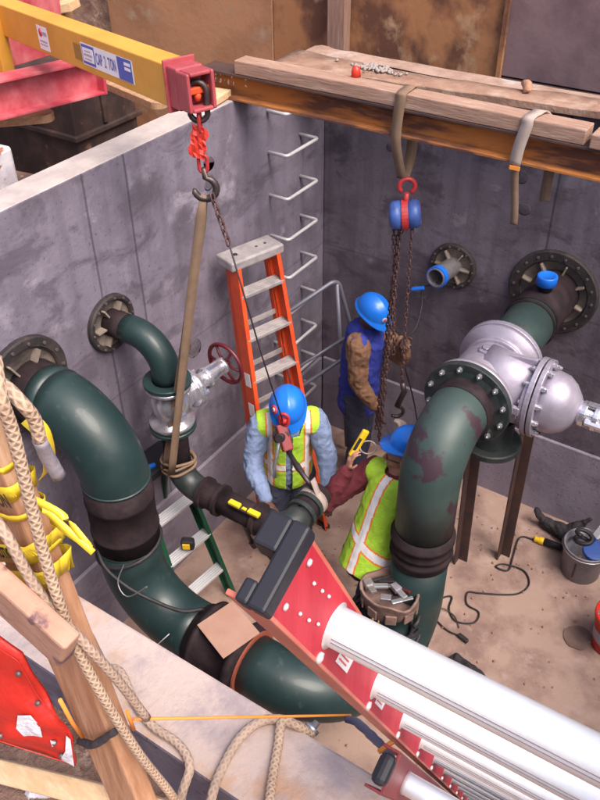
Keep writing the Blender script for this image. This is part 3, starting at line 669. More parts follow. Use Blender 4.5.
# open loop frame at the end
for s in(-1,1):
    b=MB();bx(b,-.09,.005,.018,.165,0,s*.06);b.build('cheek',M['redpaint'],t,bevel=.008)
for u_ in (.075,-.075):
    b=MB();bx(b,-.09,.005,.10,.018,u_);b.build('loop_bar',M['redpaint'],t,bevel=.006)
b=MB();bx(b,-.06,-.03,.13,.03,-.0);b.build('pin',M['safeorange'],t,bevel=.006)
# labels on the camera side
ex=-dB;ey=uB
def fpt(s,u,off=.0): return tip+dB*s+uB*u+sB*(hw_+off)
def plate(name,s0,s1,u0,u1,m,off=.0015,parent=t):
    b=MB();k=[fpt(s0,u0,off),fpt(s1,u0,off),fpt(s1,u1,off),fpt(s0,u1,off)]
    for p in k:b.v.append(p)
    for p in k:b.v.append(p-sB*.001)
    b.face((0,1,2,3));b.face((7,6,5,4))
    for i in range(4): b.face((i,(i+1)%4,4+(i+1)%4,4+i))
    return b.build(name,m,parent)
def text(s,size,o,x,y,m,parent,name='lettering',th=.0006,bold=0,sx=1.0):
    cu_=bpy.data.curves.new('tmp','FONT');cu_.body=s;cu_.size=size;cu_.offset=bold;cu_.resolution_u=3
    ob=bpy.data.objects.new('tmp',cu_);COL.objects.link(ob);dg=bpy.context.evaluated_depsgraph_get();me=bpy.data.meshes.new_from_object(ob.evaluated_get(dg))
    b=MB();o=V(o);x=V(x).normalized();y=V(y).normalized()
    for v in me.vertices:b.v.append(o+x*(v.co.x*sx)+y*v.co.y)
    for p in me.polygons:b.face(list(p.vertices))
    bpy.data.objects.remove(ob);bpy.data.curves.remove(cu_)
    return b.build(name,m,parent)
# pixel-measured spans of the sticker along the boom
lb=plate('label',.42,.985,-.055,.052,M['white'])
plate('label_panel',.43,.575,-.053,.050,M['blueink'],.003,lb)
for u in (.028,.006): plate('label_panel',.44,.50,u-.007,u+.007,M['white'],.0045,lb)
plate('label_panel',.83,.975,-.048,.046,M['blueink'],.003,lb)
plate('label_panel',.84,.965,-.034,.032,M['white'],.0045,lb)
plate('label_panel',.855,.95,-.006,.004,M['greyink'],.0055,lb);plate('label_panel',.87,.94,.014,.020,M['greyink'],.0055,lb);plate('label_panel',.865,.945,-.024,-.018,M['greyink'],.0055,lb)
for w_,s_ in (('CAP',.818),('2',.722),('TON',.680)): text(w_,.078,fpt(s_,-.028,.0035),-dB,uB,M['blueink'],lb,bold=.0010,sx=.50)
plate('label',.99,1.08,-.045,.035,mat('brown_worn_label',(.30,.17,.03),.6))
l2=plate('label',1.42,1.56,-.07,.055,M['white'])
b=MB();b.lathe(fpt(1.515,.02,.003),sB,[(0,.022),(.0005,.0)],18);b.build('emblem',M['redink'],l2)
plate('label_panel',1.43,1.485,.008,.028,M['greyink'],.003,l2);plate('label_panel',1.44,1.54,-.028,-.020,M['greyink'],.003,l2);plate('label_panel',1.44,1.54,-.045,-.039,M['greyink'],.003,l2)
# hanging rigging
b0=tip-dB*.045+V((0,0,.05))
t=thing('rigging_hook',b0-V((0,0,.75)),'dark shackle, red tag and hook hanging from the yellow boom','hook')
def link(mb,c,ax,up,L,W,r,n=8):
    c=V(c);ax=V(ax).normalized();up=V(up).normalized();pts=[]
    for i in range(20):
        a=2*PI*i/20;x=W*math.cos(a);y=W*math.sin(a)+(L/2-W)*(1 if math.sin(a)>=0 else -1);pts.append(c+ax*x+up*y)
    mb.tube(pts,r,n,closed=True)
zt=b0.z
def hp(dz,dx=0,dy=0): return V((b0.x+dx,b0.y+dy,zt-dz))
b=MB();link(b,hp(.10),(.8,.5,0),(0,0,1),.17,.04,.013);b.build('shackle',M['darksteel'],t)
b=MB();b.lathe(hp(.075),(0,0,1),[(-.02,.012),(0,.018),(.02,.012)],12);b.build('pin_nut',M['safeorange'],t)
b=MB();link(b,hp(.19),(.5,-.8,0),(0,0,1),.09,.022,.009);b.build('chain_link',M['redhook'],t)
b=MB();link(b,hp(.38),(.8,.5,0),(0,0,1),.08,.02,.009);b.build('chain_link',M['redhook'],t)
b=MB()
ph=[hp(.42),hp(.46),hp(.49,.0,.0)]
hk=[hp(.40)+V((0,0,0))]+[hp(.50)+cr*(.052*math.sin(a))+V((0,0,1))*(.052*math.cos(a)) for a in [.1+i*(4.6/14) for i in range(15)]]
b.tube(hk,.013,10,rs=[.012]+[.014+.004*math.sin(PI*i/14) for i in range(14)]+[.006]);b.build('hook',M['darksteel'],t)
b=MB();k0=hp(.20)
for i in range(7):
    pts=[]
    for j in range(5): pts.append(k0+cr*(-.034+.017*j+.006*math.sin(i*2.1)-.004*i)+V((0,0,-.024*i-.008*j))+cf*(-.02+.014*math.sin(j*1.7+i)))
    if i: 
        for j in range(4):
            q=len(b.v);b.v+=[prev[j],prev[j+1],pts[j+1],pts[j]];b.face((q,q+1,q+2,q+3),None,False)
    prev=pts
o=b.build('tag_ribbon',mat('red_tag',(.72,.06,.04),.6,c2=(.5,.03,.02),scale=30),t);md=o.modifiers.new('s','SOLIDIFY');md.thickness=.003
b=MB();L0=hp(.50,.02,-.01)
for i in range(7): link(b,L0+V((.03+.012*i,-.0,-.03-.034*i)),(1,0,0) if i%2 else (0,1,0),(0.25,0,-1),.045,.012,.005,6)
b.build('short_chain',M['chain'],t)
# come-along wire to the lever hoist
P1=L0+V((.11,0,-.25));lh=V((.86,-1.82,1.60))
t=thing('lever_hoist',lh,'dark red lever hoist hanging in front of the denim worker','hoist')
MB().tube([P1,P1.lerp(lh,.5)+V((.0,0,-.03)),lh],.0045,6).build('wire',M['darksteel'],t)
b=MB();b.tube([lh+V((0,0,.06)),lh+V((.0,0,.02))],.02,10)
link(b,lh+V((0,0,.05)),(1,.3,0),(0,0,1),.09,.028,.010);b.build('top_hook',M['redhook'],t)
R_l=Matrix.Rotation(.5,3,'Y')
b=MB();b.lathe(lh+V((-.01,-.02,-.07)),(.35,-.85,.3),[(-.04,.04),(-.035,.055),(.02,.055),(.025,.035),(.055,.03)],18,False);b.build('gear_case',M['darksteel'],t,bevel=.004)
b=MB();b.bar(lh+V((-.03,0,0)),lh+V((.06,-.05,-.14)),.07,.05);b.build('frame_plate',mat('dull_red_hoist',(.22,.03,.035),.5),t,bevel=.01)
b=MB();b.tube([lh+V((.0,-.05,-.07)),lh+V((-.03,-.08,-.30)),lh+V((-.02,-.09,-.38))],.013,10);b.build('lever',M['galv'],t)
pe=V((1.185,-2.0,zr+.085))
b=MB();A=lh+V((.05,-.04,-.15));b.tube([A,A.lerp(pe,.5),pe+V((0,0,.03))],.016,10);b.build('load_strap',M['darksteel'],t)
b=MB();link(b,A.lerp(pe,.42),(1,0,0),pe-A,.09,.022,.010);b.build('lower_hook',M['darksteel'],t)
t=thing('pipe_choker',(1.185,-2.0,zr-.09),'grey strap choked around the open pipe end by the lever hoist','strap')
MB().ribbon([V((1.185+.094*math.sin(a),-2.0,zr+.094*math.cos(a))) for a in [2*PI*i/32 for i in range(33)]],(0,1,0),.05,.006).build('loop',M['palestrap'],t)
MB().ribbon([pe+V((.0,0,.10)),pe+V((.03,0,.02)),V((1.28,-2.0,zr))],(0,1,0),.045,.006).build('tail',M['palestrap'],t)
# brown sling from boom hook to the narrow pipe
sl=thing('lifting_sling',(xm,ym,1.45),'long brown webbing sling from the boom hook to the narrow pipe','sling')
top=hp(.54,-.01,0);ringz=1.45;side=cr*1.0
for s in(-1,1):
    tgt=V((xm,ym,ringz))+V((-.07*s*.6,-.10*0,0))+cr*(.012*s-.03)+V((.05,-.10,0))
    n=16;pts=[];ss=[]
    for i in range(n+1):
        k=i/n;pts.append(top.lerp(tgt,k)+cr*(.004*s*math.sin(PI*k))+cf*(.02*s));a=.1+.75*math.sin(k*2.6+.4*s)
        ss.append((cr*math.cos(a)+cf*math.sin(a)))
    MB().ribbon(pts,ss,.055,.006,ws=[.028]+[.05]*(n-1)+[.045]).build('leg',M['strap'],sl)
b=MB()
for dz in (0,.022,.045): b.tube([(xm+(r3+.018+.01*math.sin(3*a))*math.cos(a),ym+(r3+.018)*math.sin(a),ringz-.03+dz+.02*math.sin(a+dz*60)) for a in [2*PI*i/36 for i in range(36)]],.012,8,flat=.8,closed=True)
b.build('wrap',M['strap'],sl)
# ---------------------------------------------------------------- straps on I-beam
def beamstrap(x,name,label,m,zend,w=.06,gap=.03,cat='strap',tailend=None):
    t=thing(name,(x,-.97,H),label,cat)
    yf=-1.058;ybk=-.885;zt_=H+.242
    b=MB()
    b.ribbon(smoothpath([(x,ybk,H+.03),(x,ybk,H+.16),(x,-.93,zt_+.004),(x,-.985,zt_+.006),(x,yf+.01,zt_),(x,yf,zt_-.03),(x-.01,yf-.002,H+.1),(x-.012,yf,H-.02),(x-.005,-1.02,H-.15),(x,-.975,zend)],5),(1,0,0),w,.006)
    b.build('strap_front',m,t)
    b=MB();b.ribbon(smoothpath([(x,ybk,H+.04),(x+.005,ybk,H-.02),(x+gap*.5,-.92,H-.15),(x+gap*.3,-.97,zend)],5),(1,.2,0),w,.006)
    b.build('strap_back',m,t);return t
beamstrap(1.13,'webbing_sling','brown webbing sling over the I-beam carrying the blue chain hoist',M['strap'],2.97)
t=thing('webbing_sling',(1.84,-.97,H),'pale frayed webbing sling on the I-beam with a loose end','strap')
yf=-1.058;zt_=H+.242
MB().ribbon(smoothpath([(1.93,-.885,H+.02),(1.90,-.885,H+.16),(1.86,-.93,zt_+.004),(1.84,-.985,zt_+.007),(1.83,yf+.01,zt_),(1.83,yf-.003,zt_-.04),(1.81,yf-.004,H+.1),(1.80,yf,H-.0)],5),(1,0,0),.06,.006).build('strap_front',M['palestrap'],t)
MB().ribbon(smoothpath([(1.80,yf,H+.01),(1.81,-1.04,H-.1),(1.83,-1.03,H-.25),(1.835,-1.02,H-.34)],5),(1,0,0),.04,.006,ws=None).build('loose_tail',M['strap'],t)
MB().box((1.805,yf-.006,H-.015),(.055,.006,.02)).build('stitch_mark',M['string'],t)
MB().ribbon(smoothpath([(1.93,-.885,H+.03),(1.935,-.89,H-.06),(1.935,-.89,H-.20),(1.94,-.89,H-.23)],4),(1,0,0),.055,.006).build('strap_back',M['strap'],t)
# chain hoist
hx,hy=1.165,-.97
t=thing('chain_hoist',(hx,hy,2.7),'blue and red chain hoist hanging from the I-beam with rusty chains','hoist')
b=MB();b.tube([V((hx,hy,2.93))+cr*(.045*math.sin(a))+V((0,0,.045*math.cos(a))) for a in [-2.4+i*.33 for i in range(16)]],.014,10);b.tube([(hx,hy,2.89),(hx,hy,2.80)],.016,10);b.build('top_hook',M['redhook'],t)
hd=V((.88,.45,.12)).normalized()
for s,n_ in((-1,'rear_cover'),(1,'front_cover')):
    MB().lathe(V((hx,hy,2.755))+hd*(.02*s),hd*s,[(0,.086),(.05,.083),(.07,.066),(.072,.02)],28).build('cover',M['bluesteel'],t)
MB().lathe(V((hx,hy,2.755))-hd*.02,hd,[(0,.092),(.04,.092)],28,False).build('side_plate',M['redhook'],t,bevel=.003)
MB().bar(V((hx,hy,2.755))-hd*.092,V((hx,hy,2.755))+hd*.092,.03,.125).build('red_strip',M['redhook'],t,bevel=.004)
def chainfall(a,c,L,W,r,name):
    a=V(a);c=V(c);n=max(2,int((c-a).length/(L-2.2*r)));b=MB();d=(c-a).normalized()
    x1=d.orthogonal().normalized();x2=d.cross(x1)
    for i in range(n): link(b,a.lerp(c,(i+.5)/n)+V((.003*math.sin(i),.003*math.cos(i*1.3),0)),x1 if i%2 else x2,d,L,W,r,5)
    b.build(name,M['chain'],t)
chainfall((hx-.02,hy,2.69),(1.11,hy-.03,1.0),.042,.012,.0048,'load_chain')
chainfall((hx-.045,hy+.03,2.69),(1.06,hy+.02,1.05),.042,.012,.0048,'load_chain')
0 and chainfall((hx+.005,hy-.03,2.69),(1.145,hy-.04,1.02),.040,.011,.0045,'load_chain')
chainfall((hx+.05,hy,2.70),(1.245,hy-.02,1.56),.036,.010,.0036,'hand_chain')
chainfall((hx-.07,hy,2.70),(1.16,hy,1.75),.04,.011,.004,'hand_chain')
hb=V((1.27,hy-.02,1.50))
b=MB();b.tube([hb+V((-.02,0,.07)),hb,hb+V((-.03,-.03,-.12))],.02,10);b.tube([hb+V((-.03,-.03,-.12))+cr*(.045*math.sin(a)-.0)+V((0,0,-.045+.045*math.cos(a))) for a in [i*.3 for i in range(14)]],.013,8);b.build('lower_hook',M['darksteel'],t)
# ---------------------------------------------------------------- left outside yard
t=thing('red_steel_frame',(-.95,-1.7,2.6),'dusty red steel H-beam frame under the yellow boom','frame')
A=V((-1.15,-3.4,3.42));B=V((-.90,-1.27,3.30));dd=(B-A).normalized();ss=dd.cross(V((0,0,1))).normalized()
MB().bar(A,B,.014,.19).build('web',M['redsteel'],t)
MB().bar(A+V((0,0,.1)),B+V((0,0,.1)),.15,.014).build('flange',M['redsteel'],t,bevel=.002)
MB().bar(A-V((0,0,.1)),B-V((0,0,.1)),.15,.014).build('flange',M['redsteel'],t,bevel=.002)
MB().bar(B+V((0,0,0))-dd*.01,B+dd*.012,.15,.22).build('end_plate',M['redsteel'],t,bevel=.002)
MB().bar((-1.25,-2.6,3.62),(-1.9,-.6,3.35),.02,.42).build('gusset',M['redsteel'],t,bevel=.003)
MB().bar((-1.35,-2.0,3.35),(-2.6,-.8,2.9),.12,.12).build('brace',M['redsteel'],t,bevel=.006)
MB().bar((-1.36,-1.6,3.3),(-1.36,-1.6,3.72),.09,.09,(1,0,0)).build('yellow_upright',M['boom'],t,bevel=.004)
b=MB()
for i in range(9): link(b,V((-1.17,-2.02,3.66))+V((.022*i,.004*i,-.018*i)),(0,1,0) if i%2 else (0,0,1),(1,.1,-.8),.05,.014,.006,6)
tag(b.build('chain',M['galv']),'short bright chain draped over the red steel frame','chain')
def planked(a,c,w,th,label,m):
    a=V(a);c=V(c);d=(c-a);L=d.length;x=d.normalized();y=V((0,0,1)).cross(x).normalized();z=x.cross(y)
    pts=[(0,-w/2),(L-w/2,-w/2)]+[(L-w/2+w/2*math.cos(q),w/2*math.sin(q)) for q in [-PI/2+PI*i/10 for i in range(1,10)]]+[(L-w/2,w/2),(0,w/2)]
    b=MB();b.prism(pts,a,x,y,z*th);return tag(b.build('plank',m,None,bevel=.004),label,'plank')
planked((-1.6,-2.25,3.10),(-.98,-1.60,3.10),.14,.05,'round-ended plank sticking out under the red beam on the left',M['plank'])
planked((-1.7,-.65,3.0),(-.60,-1.02,3.06),.12,.05,'round-ended plank behind the yellow boom by the wall',M['plank'])
t=thing('dark_steel_tank',(-2.6,-.4,1.9),'dark rust-streaked steel tank in the ditch beyond the left wall','tank')
MB().box((-3.05,-.30,2.37),(2.3,.70,1.0)).build('shell',M['dark'],t,bevel=.01)
MB().box((-3.05,-.30,2.48),(2.37,.77,.04)).build('rim',M['dark'],t,bevel=.006)
for i in range(4): MB().box((-3.7+.45*i,-.662,2.69),(.05,.03,.34)).build('stiffener',M['dark'],t,bevel=.004)
for i in range(1): MB().box((-1.888,-.32+.45*i,2.69),(.03,.05,.34)).build('stiffener',M['dark'],t,bevel=.004)
b=MB();b.box((-.62,-2.62,3.1),(.46,.42,.42),Matrix.Rotation(.1,3,'Z'))
tag(b.build('concrete_block',M['blockwhite'],None,bevel=.02),'chipped white painted block beside the left wall','block')
b=MB();k=16
for j in range(k+1):
    for i in range(k+1):
        x=-1.5+1.25*i/k;y=-2.3+1.1*j/k;rr=math.hypot((x+.95)/.62,(y+1.75)/.55);b.v.append(V((x,y,2.40+.30*max(0,1-rr*rr)**.7+.04*noise.noise(V((x*6,y*6,2))))))
for j in range(k):
    for i in range(k):
        q=j*(k+1)+i;b.face((q,q+1,q+k+2,q+k+1),None,True)
o=b.build('dirt_mound',M['palesoil']);o['kind']='structure'
# ---------------------------------------------------------------- orange stepladder
def stepladder(name,label,base,yaw,Ht,nst,spread,wb,wt,mr,mcap,ms,capsize,rear=True,sw=.085,lean=0,group=None):
    # local: steps face +x ; width along y ; front rails lean from x=spread at floor to 0 at top
    R_=Matrix.Rotation(yaw,3,'Z');base=V(base)
    def P(x,y,z):return base+R_@V((x,y,z))
    t=thing(name,base,label,'ladder')
    up=(R_@V((0,1,0)));rsp=(-(spread-.14) if 'orange' in label else spread*.75)
    for s in(-1,1):
        a=P(spread,s*wb/2,0);c=P(.04,s*wt/2,Ht-.03);b=MB()
        b.bar(a,c,sw,.008,up);   # wide web (flat face outward)
        d=(c-a).normalized();fr=up.cross(d).normalized()
        b.bar(a+fr*(sw/2)-up*(s*.012),c+fr*(sw/2)-up*(s*.012),.006,.03,up);b.bar(a-fr*(sw/2)-up*(s*.012),c-fr*(sw/2)-up*(s*.012),.006,.03,up)
        rl=b.build('rail',mr,t)
        if rear:
            b=MB();a2=P(-rsp,s*(wb-.06)/2,0);c2=P(-.04,s*(wt-.04)/2,Ht-.04);b.bar(a2,c2,.045,.02,up);b.build('rear_rail',mr,t,bevel=.002)
        fo=MB();fo.box(a+V((0,0,.02)),(.10,.05,.04),R_);fo.build('foot',M['black'],t,bevel=.006)
        if 'orange' in label:
            for q in (.42,.56,.66):
                pc=a.lerp(c,q)+up*(s*.0055);b=MB();b.bar(pc-d*.05,pc+d*.05,sw*.6,.002,up);b.build('rail_label',M['white'] if q>.45 else M['greyink'],rl)
    for i in range(1,nst+1):
        z=.305*i;k=z/Ht;x=spread*(1-k)+.04*k;wd=wb*(1-k)+wt*k-.012
        b=MB();b.box(P(x,0,z),(sw*1.0,wd,.022),R_);
        for q in range(5): b.box(P(x-sw*.4+q*sw*.2,0,z+.0125),(.006,wd*.96,.005),R_)
        b.build('step',ms,t,bevel=.002)
        if rear and i<nst:
            x2=-rsp*(1-k)-.04*k;MB().bar(P(x2,-wd/2+.02,z+.04),P(x2,wd/2-.02,z+.04),.012,.035).build('rear_brace',M['alud'],t)
    b=MB();b.box(P(0,0,Ht-.0),(capsize[0],capsize[1],capsize[2]),R_);cp=b.build('top_cap',mcap,t,bevel=.012)
    return t,P,R_
yw=math.radians(-17)
t,P,R_=stepladder('stepladder','orange fibreglass stepladder with grey steps standing by the left wall',(.22,-1.24,0),yw,2.35,7,.46,.52,.34,M['safeorange'],M['alud'],M['alud'],(.18,.42,.065),sw=.10)
for q in (-.12,.05,.12):
    MB().lathe(P(.0,q,2.35+.033),(0,0,1),[(0,.018 if q<0 else .01),(.001,0)],12).build('cap_hole',M['black'],t)
# green stepladder
t,P,R_=stepladder('stepladder','green fibreglass stepladder with aluminium steps standing behind the big left pipe',(.12,-2.27,0),math.radians(-6),1.26,3,.42,.46,.34,M['greenrail'],M['blackplastic'],M['alu'],(.22,.36,.06))
MB().bar(P(.02,-.12,1.30),P(.06,-.02,1.30),.03,.02).build('tray_clip',M['blue'],t,bevel=.004)
# ---------------------------------------------------------------- guard frame
t=thing('guard_frame',(.2,-.5,.5),'grey tubular guard frame leaning in the corner behind the stepladder','frame')
MB().tube(fillet([(.02,-.98,1.50),(.34,-.33,1.76),(.44,-.16,1.05),(.10,-.86,.80)],.07,6),.017,10).build('loop_tube',M['greytube'],t)
MB().tube([(.10,-.84,1.57),(.24,-.50,.05)],.015,10).build('upright',M['greytube'],t)
MB().tube([(.34,-.34,1.72),(.42,-.24,.05)],.015,10).build('upright',M['greytube'],t)
MB().tube([(.16,-.70,1.05),(.40,-.28,1.22)],.012,10).build('cross_tube',M['greytube'],t)
# ---------------------------------------------------------------- extension ladder close to the camera
dL=V((-.03,.44,-.9)).normalized();xL=V((1,0.02,0)).normalized();nL=dL.cross(xL).normalized()   # depth of rail
if nL.y<0:nL=-nL
T0=V((2.872,-4.735,4.452))+cr*.019+dL*.028    # centre of left rail's inner face at the top
t=thing('extension_ladder',V((2.8,-3.3,0)),'red fibreglass extension ladder with glaring aluminium rungs close to the viewer','ladder')
def LP(k,dn=0,dx=0): return T0+dL*k+nL*dn+xL*dx
Lw=.46;rd=.067
fly=MB().bar(LP(.0),LP(3.0),.006,rd,nL)
for k,nm,mm in ((0,'rail',M['rail']),(1,'rail',M['rail'])):
    sx=-1 if k==0 else 1;x0=0 if k==0 else Lw
    b=MB();b.bar(LP(.0,0,x0+sx*.003),LP(3.0,0,x0+sx*.003),.006,rd,nL)
    rl=b.build('rail',mm,t)
    b=MB()
    for s in(-1,1): b.bar(LP(.0,s*rd/2,x0+sx*.018),LP(3.0,s*rd/2,x0+sx*.018),.036,.005,nL)
    b.build('rail_flange',M['railedge'],rl,bevel=.001)
    # rivets
    for kk,dn in [(.035,.020),(.035,-.020),(.070,.012),(.075,-.015),(.10,.014),(.105,-.013),(.125,.016),(.135,-.009)]:
        MB().lathe(LP(kk,dn,x0-sx*.0005),xL*(-sx),[(0,.0038 if kk<.05 else .0022),(.002,.003 if kk<.05 else .0016),(.003,.0)],12).build('rivet',M['alu'],rl)
    if k==0:
        for kk in (.285,.56):
            b=MB();b.bar(LP(kk-.032,-.006,x0+.0008),LP(kk+.032,-.006,x0+.0008),.0008,.030,nL);lb=b.build('sticker',M['white'],rl)
            b=MB()
            for q in range(5): b.bar(LP(kk-.027,-.016+.005*q,x0+.0016),LP(kk+.012+.003*(q%3),-.016+.005*q,x0+.0016),.0006,.0016,nL)
            b.build('print',M['redink'],lb)
for i in range(10):
    kk=.190+.305*i
    if kk>2.95:break
    b=MB();b.lathe(LP(kk,.003,-.004),xL,[(0,.0245),(.004,.0245),(.006,.0205),(Lw-.001,.0205),(Lw+.001,.0245),(Lw+.008,.0245)],32)
    rg=b.build('rung',M['alu'],t)
    MB().lathe(LP(kk,.003,-.0045),xL,[(0,.0265),(.003,.0265),(.0045,.0250),(.0045,.0235)],40,False,capa=False,capb=False).build('rung_collar',M['greytube'],rg)  # darker grey than the rung: shading put into the collar colour
    b=MB()
    for q in range(2):
        th=q*2*PI/30-.95;o_=(nL*math.sin(th)-dL*math.cos(th))
        b.bar(LP(kk,.003,.008)+o_*.0207,LP(kk,.003,Lw-.008)+o_*.0207,.0007,.0010,o_)
    b.build('grip_ridge',M['greytube'],rg)
    MB().lathe(LP(kk,-.030,-.0005),xL,[(0,.006),(.004,.006),(.005,.003),(.006,0)],12).build('rung_rivet',M['alu'],t)
# end cap, C-shaped bumper
for x0,sx in ((0,-1),(Lw,1)):
    b=MB()
    h2=rd/2+.004
    prof=[(-.012,-h2),(.010,-h2),(.012,h2-.004),(.008,h2),(-.012,h2)]
    b.prism(prof,LP(0,0,x0+sx*-.005),dL,nL,xL*(sx*.017))
    b.prism([(-.012,-h2),(.010,-h2),(.010,-h2+.018),(-.012,-h2+.020)],LP(0,0,x0+sx*.011),dL,nL,xL*(sx*.012))
    b.prism([(-.012,h2-.030),(.014,h2-.032),(.014,h2),(-.012,h2)],LP(0,0,x0+sx*.011),dL,nL,xL*(sx*.022))
    b.build('end_cap',M['blackplastic'],t,bevel=.0055)
# base section just behind (farther from camera / nearer wall)
def BP(k,dn=0,dx=0): return T0+dL*k+nL*(dn-.085)+xL*(dx-.0)
for x0,sx in((.012,-1),(Lw+.075,1)):
    b=MB();b.bar(BP(.83,0,x0),BP(4.1,0,x0),.006,rd,nL)
    for s in(-1,1): b.bar(BP(.83,s*rd/2,x0+sx*.015),BP(4.1,s*rd/2,x0+sx*.015),.03,.005,nL)
    b.build('base_rail',M['railold'],t,bevel=.001)
    b=MB();b.box(BP(.805,0,x0+sx*.008),(.026,.05,.034),Matrix((xL,nL,dL)).transposed());b.build('base_end_cap',M['blackplastic'],t,bevel=.01)
for i in range(9):
    kk=1.0+.305*i
    MB().lathe(BP(kk,0,.012),xL,[(0,.022),(.01,.02),(Lw+.06,.02)],20).build('base_rung',M['alu'],t)
# ---------------------------------------------------------------- people
def blob(parts,vox=.009,sm=6,disp=0,dfr=7,seed=0):
    b=MB()
    for p in parts:
        if p[0]=='c':
            _,a,c,r0,r1,flat,side=(list(p)+[1,None])[:7] if len(p)<7 else p[:7]
            a=V(a);c=V(c);d=c-a
            if d.length<1e-4:d=V((0,0,.001))
            n=8;pts=[];rs=[]
            dn=d.normalized()
            for i in range(5): th=PI/2*(1-i/4.0);pts.append(a-dn*(r0*math.sin(th)*(flat if flat<1 else 1)));rs.append(max(.0005,r0*math.cos(th)))
            for i in range(5): th=PI/2*(i/4.0);pts.append(c+dn*(r1*math.sin(th)*(flat if flat<1 else 1)));rs.append(max(.0005,r1*math.cos(th)))
            b.tube(pts,0,16,True,flat=flat,side=side,rs=rs)
        else:
            _,c,sc,Rm=p;b.ball(c,1,20,14,sc,Rm)
    me=bpy.data.meshes.new('tmp');me.from_pydata(b.v,[],b.f)
    bm=bmesh.new();bm.from_mesh(me);bmesh.ops.remove_doubles(bm,verts=bm.verts,dist=1e-5);bmesh.ops.recalc_face_normals(bm,faces=bm.faces);bm.to_mesh(me);bm.free()
    o=bpy.data.objects.new('tmp',me);COL.objects.link(o)
    md=o.modifiers.new('r','REMESH');md.mode='VOXEL';md.voxel_size=vox;md.use_smooth_shade=True
    md=o.modifiers.new('s','SMOOTH');md.factor=.5;md.iterations=sm
    dg=bpy.context.evaluated_depsgraph_get();m2=bpy.data.meshes.new_from_object(o.evaluated_get(dg));bpy.data.objects.remove(o)
    if disp:
        ns=[v.normal.copy() for v in m2.vertices]
        for v,nn in zip(m2.vertices,ns):
            q=v.co*dfr+V((seed,0,0));v.co+=nn*(disp*(noise.noise(q)+.6*(1-2*abs(noise.noise(q*1.9)))-.3))
    return m2
def place(me,name,mats,parent=None,loc=None):
    o0=origin(parent) if parent else V(loc)
    me.name=name
    for v in me.vertices: v.co-=o0
    idx=[p.material_index for p in me.polygons]
    me.materials.clear()
    for m in mats: me.materials.append(m)
    for p,q in zip(me.polygons,idx):
        p.use_smooth=True;p.material_index=q if len(mats)>1 else 0
    o=bpy.data.objects.new(name,me);COL.objects.link(o);o['_o']=list(o0)
    if parent:o.parent=parent
    else:o.location=o0
    return o
def frame(F):
    F=V(F).normalized();Rr=F.cross(V((0,0,1))).normalized();U=Rr.cross(F);return Rr,F,U
def hand(parts,wr,d,palm,curl=.6,r=.0085,thumbside=None):
    # wr wrist, d finger direction, palm = palm normal (towards which fingers curl)
    wr=V(wr);d=V(d).normalized();palm=V(palm);palm=(palm-d*palm.dot(d)).normalized();w=d.cross(palm)
    if thumbside is not None and w.dot(V(thumbside))<0:w=-w
    parts.append(('c',wr,wr+d*.07,.026,.036,.5,w))
    for i,L in enumerate((.068,.078,.072,.056)):
        base=wr+d*.085+w*(.030-.020*i);p=base;dd=d
        for q,l in enumerate((.45,.32,.23)):
            dd=(dd+palm*curl*(q+.4)*.8).normalized();e=p+dd*(L*l);parts.append(('c',p,e,r*(1-.08*q),r*(.94-.08*q),1,None));p=e
    p=wr+d*.03+w*.03;dd=(d*.6+w*.8+palm*.2).normalized();e=p+dd*.035;parts.append(('c',p,e,.011,.010,1,None));dd=(d*.9+w*.25+palm*.5).normalized();parts.append(('c',e,e+dd*.03,.0095,.008,1,None))
def head(parts,c,F,up,s=1.0):
    F=V(F).normalized();up=V(up);up=(up-F*up.dot(F)).normalized();Rr=F.cross(up)
    Rm=Matrix((Rr,F,up)).transposed()
    parts.append(('e',c+up*.035*s,V((.073,.092,.092))*s,Rm))
    parts.append(('e',c-up*.03*s+F*.018*s,V((.060,.072,.078))*s,Rm))
    parts.append(('c',c-up*.085*s+F*.055*s,c-up*.08*s+F*.06*s,.024*s,.022*s,1,None))  # chin
    parts.append(('c',c+up*.012*s+F*.088*s,c-up*.022*s+F*.104*s,.009*s,.014*s,1,None)) # nose
    parts.append(('c',c+up*.026*s+F*.080*s-Rr*.04*s,c+up*.026*s+F*.080*s+Rr*.04*s,.012*s,.012*s,1,None)) # brow
    parts.append(('c',c-up*.052*s+F*.076*s-Rr*.02*s,c-up*.052*s+F*.076*s+Rr*.02*s,.010*s,.010*s,1,None)) # lips
    for q in(-1,1): parts.append(('e',c+Rr*(q*.076*s)-F*.005*s,V((.010,.018,.032))*s,Rm))
    return Rr,F,up
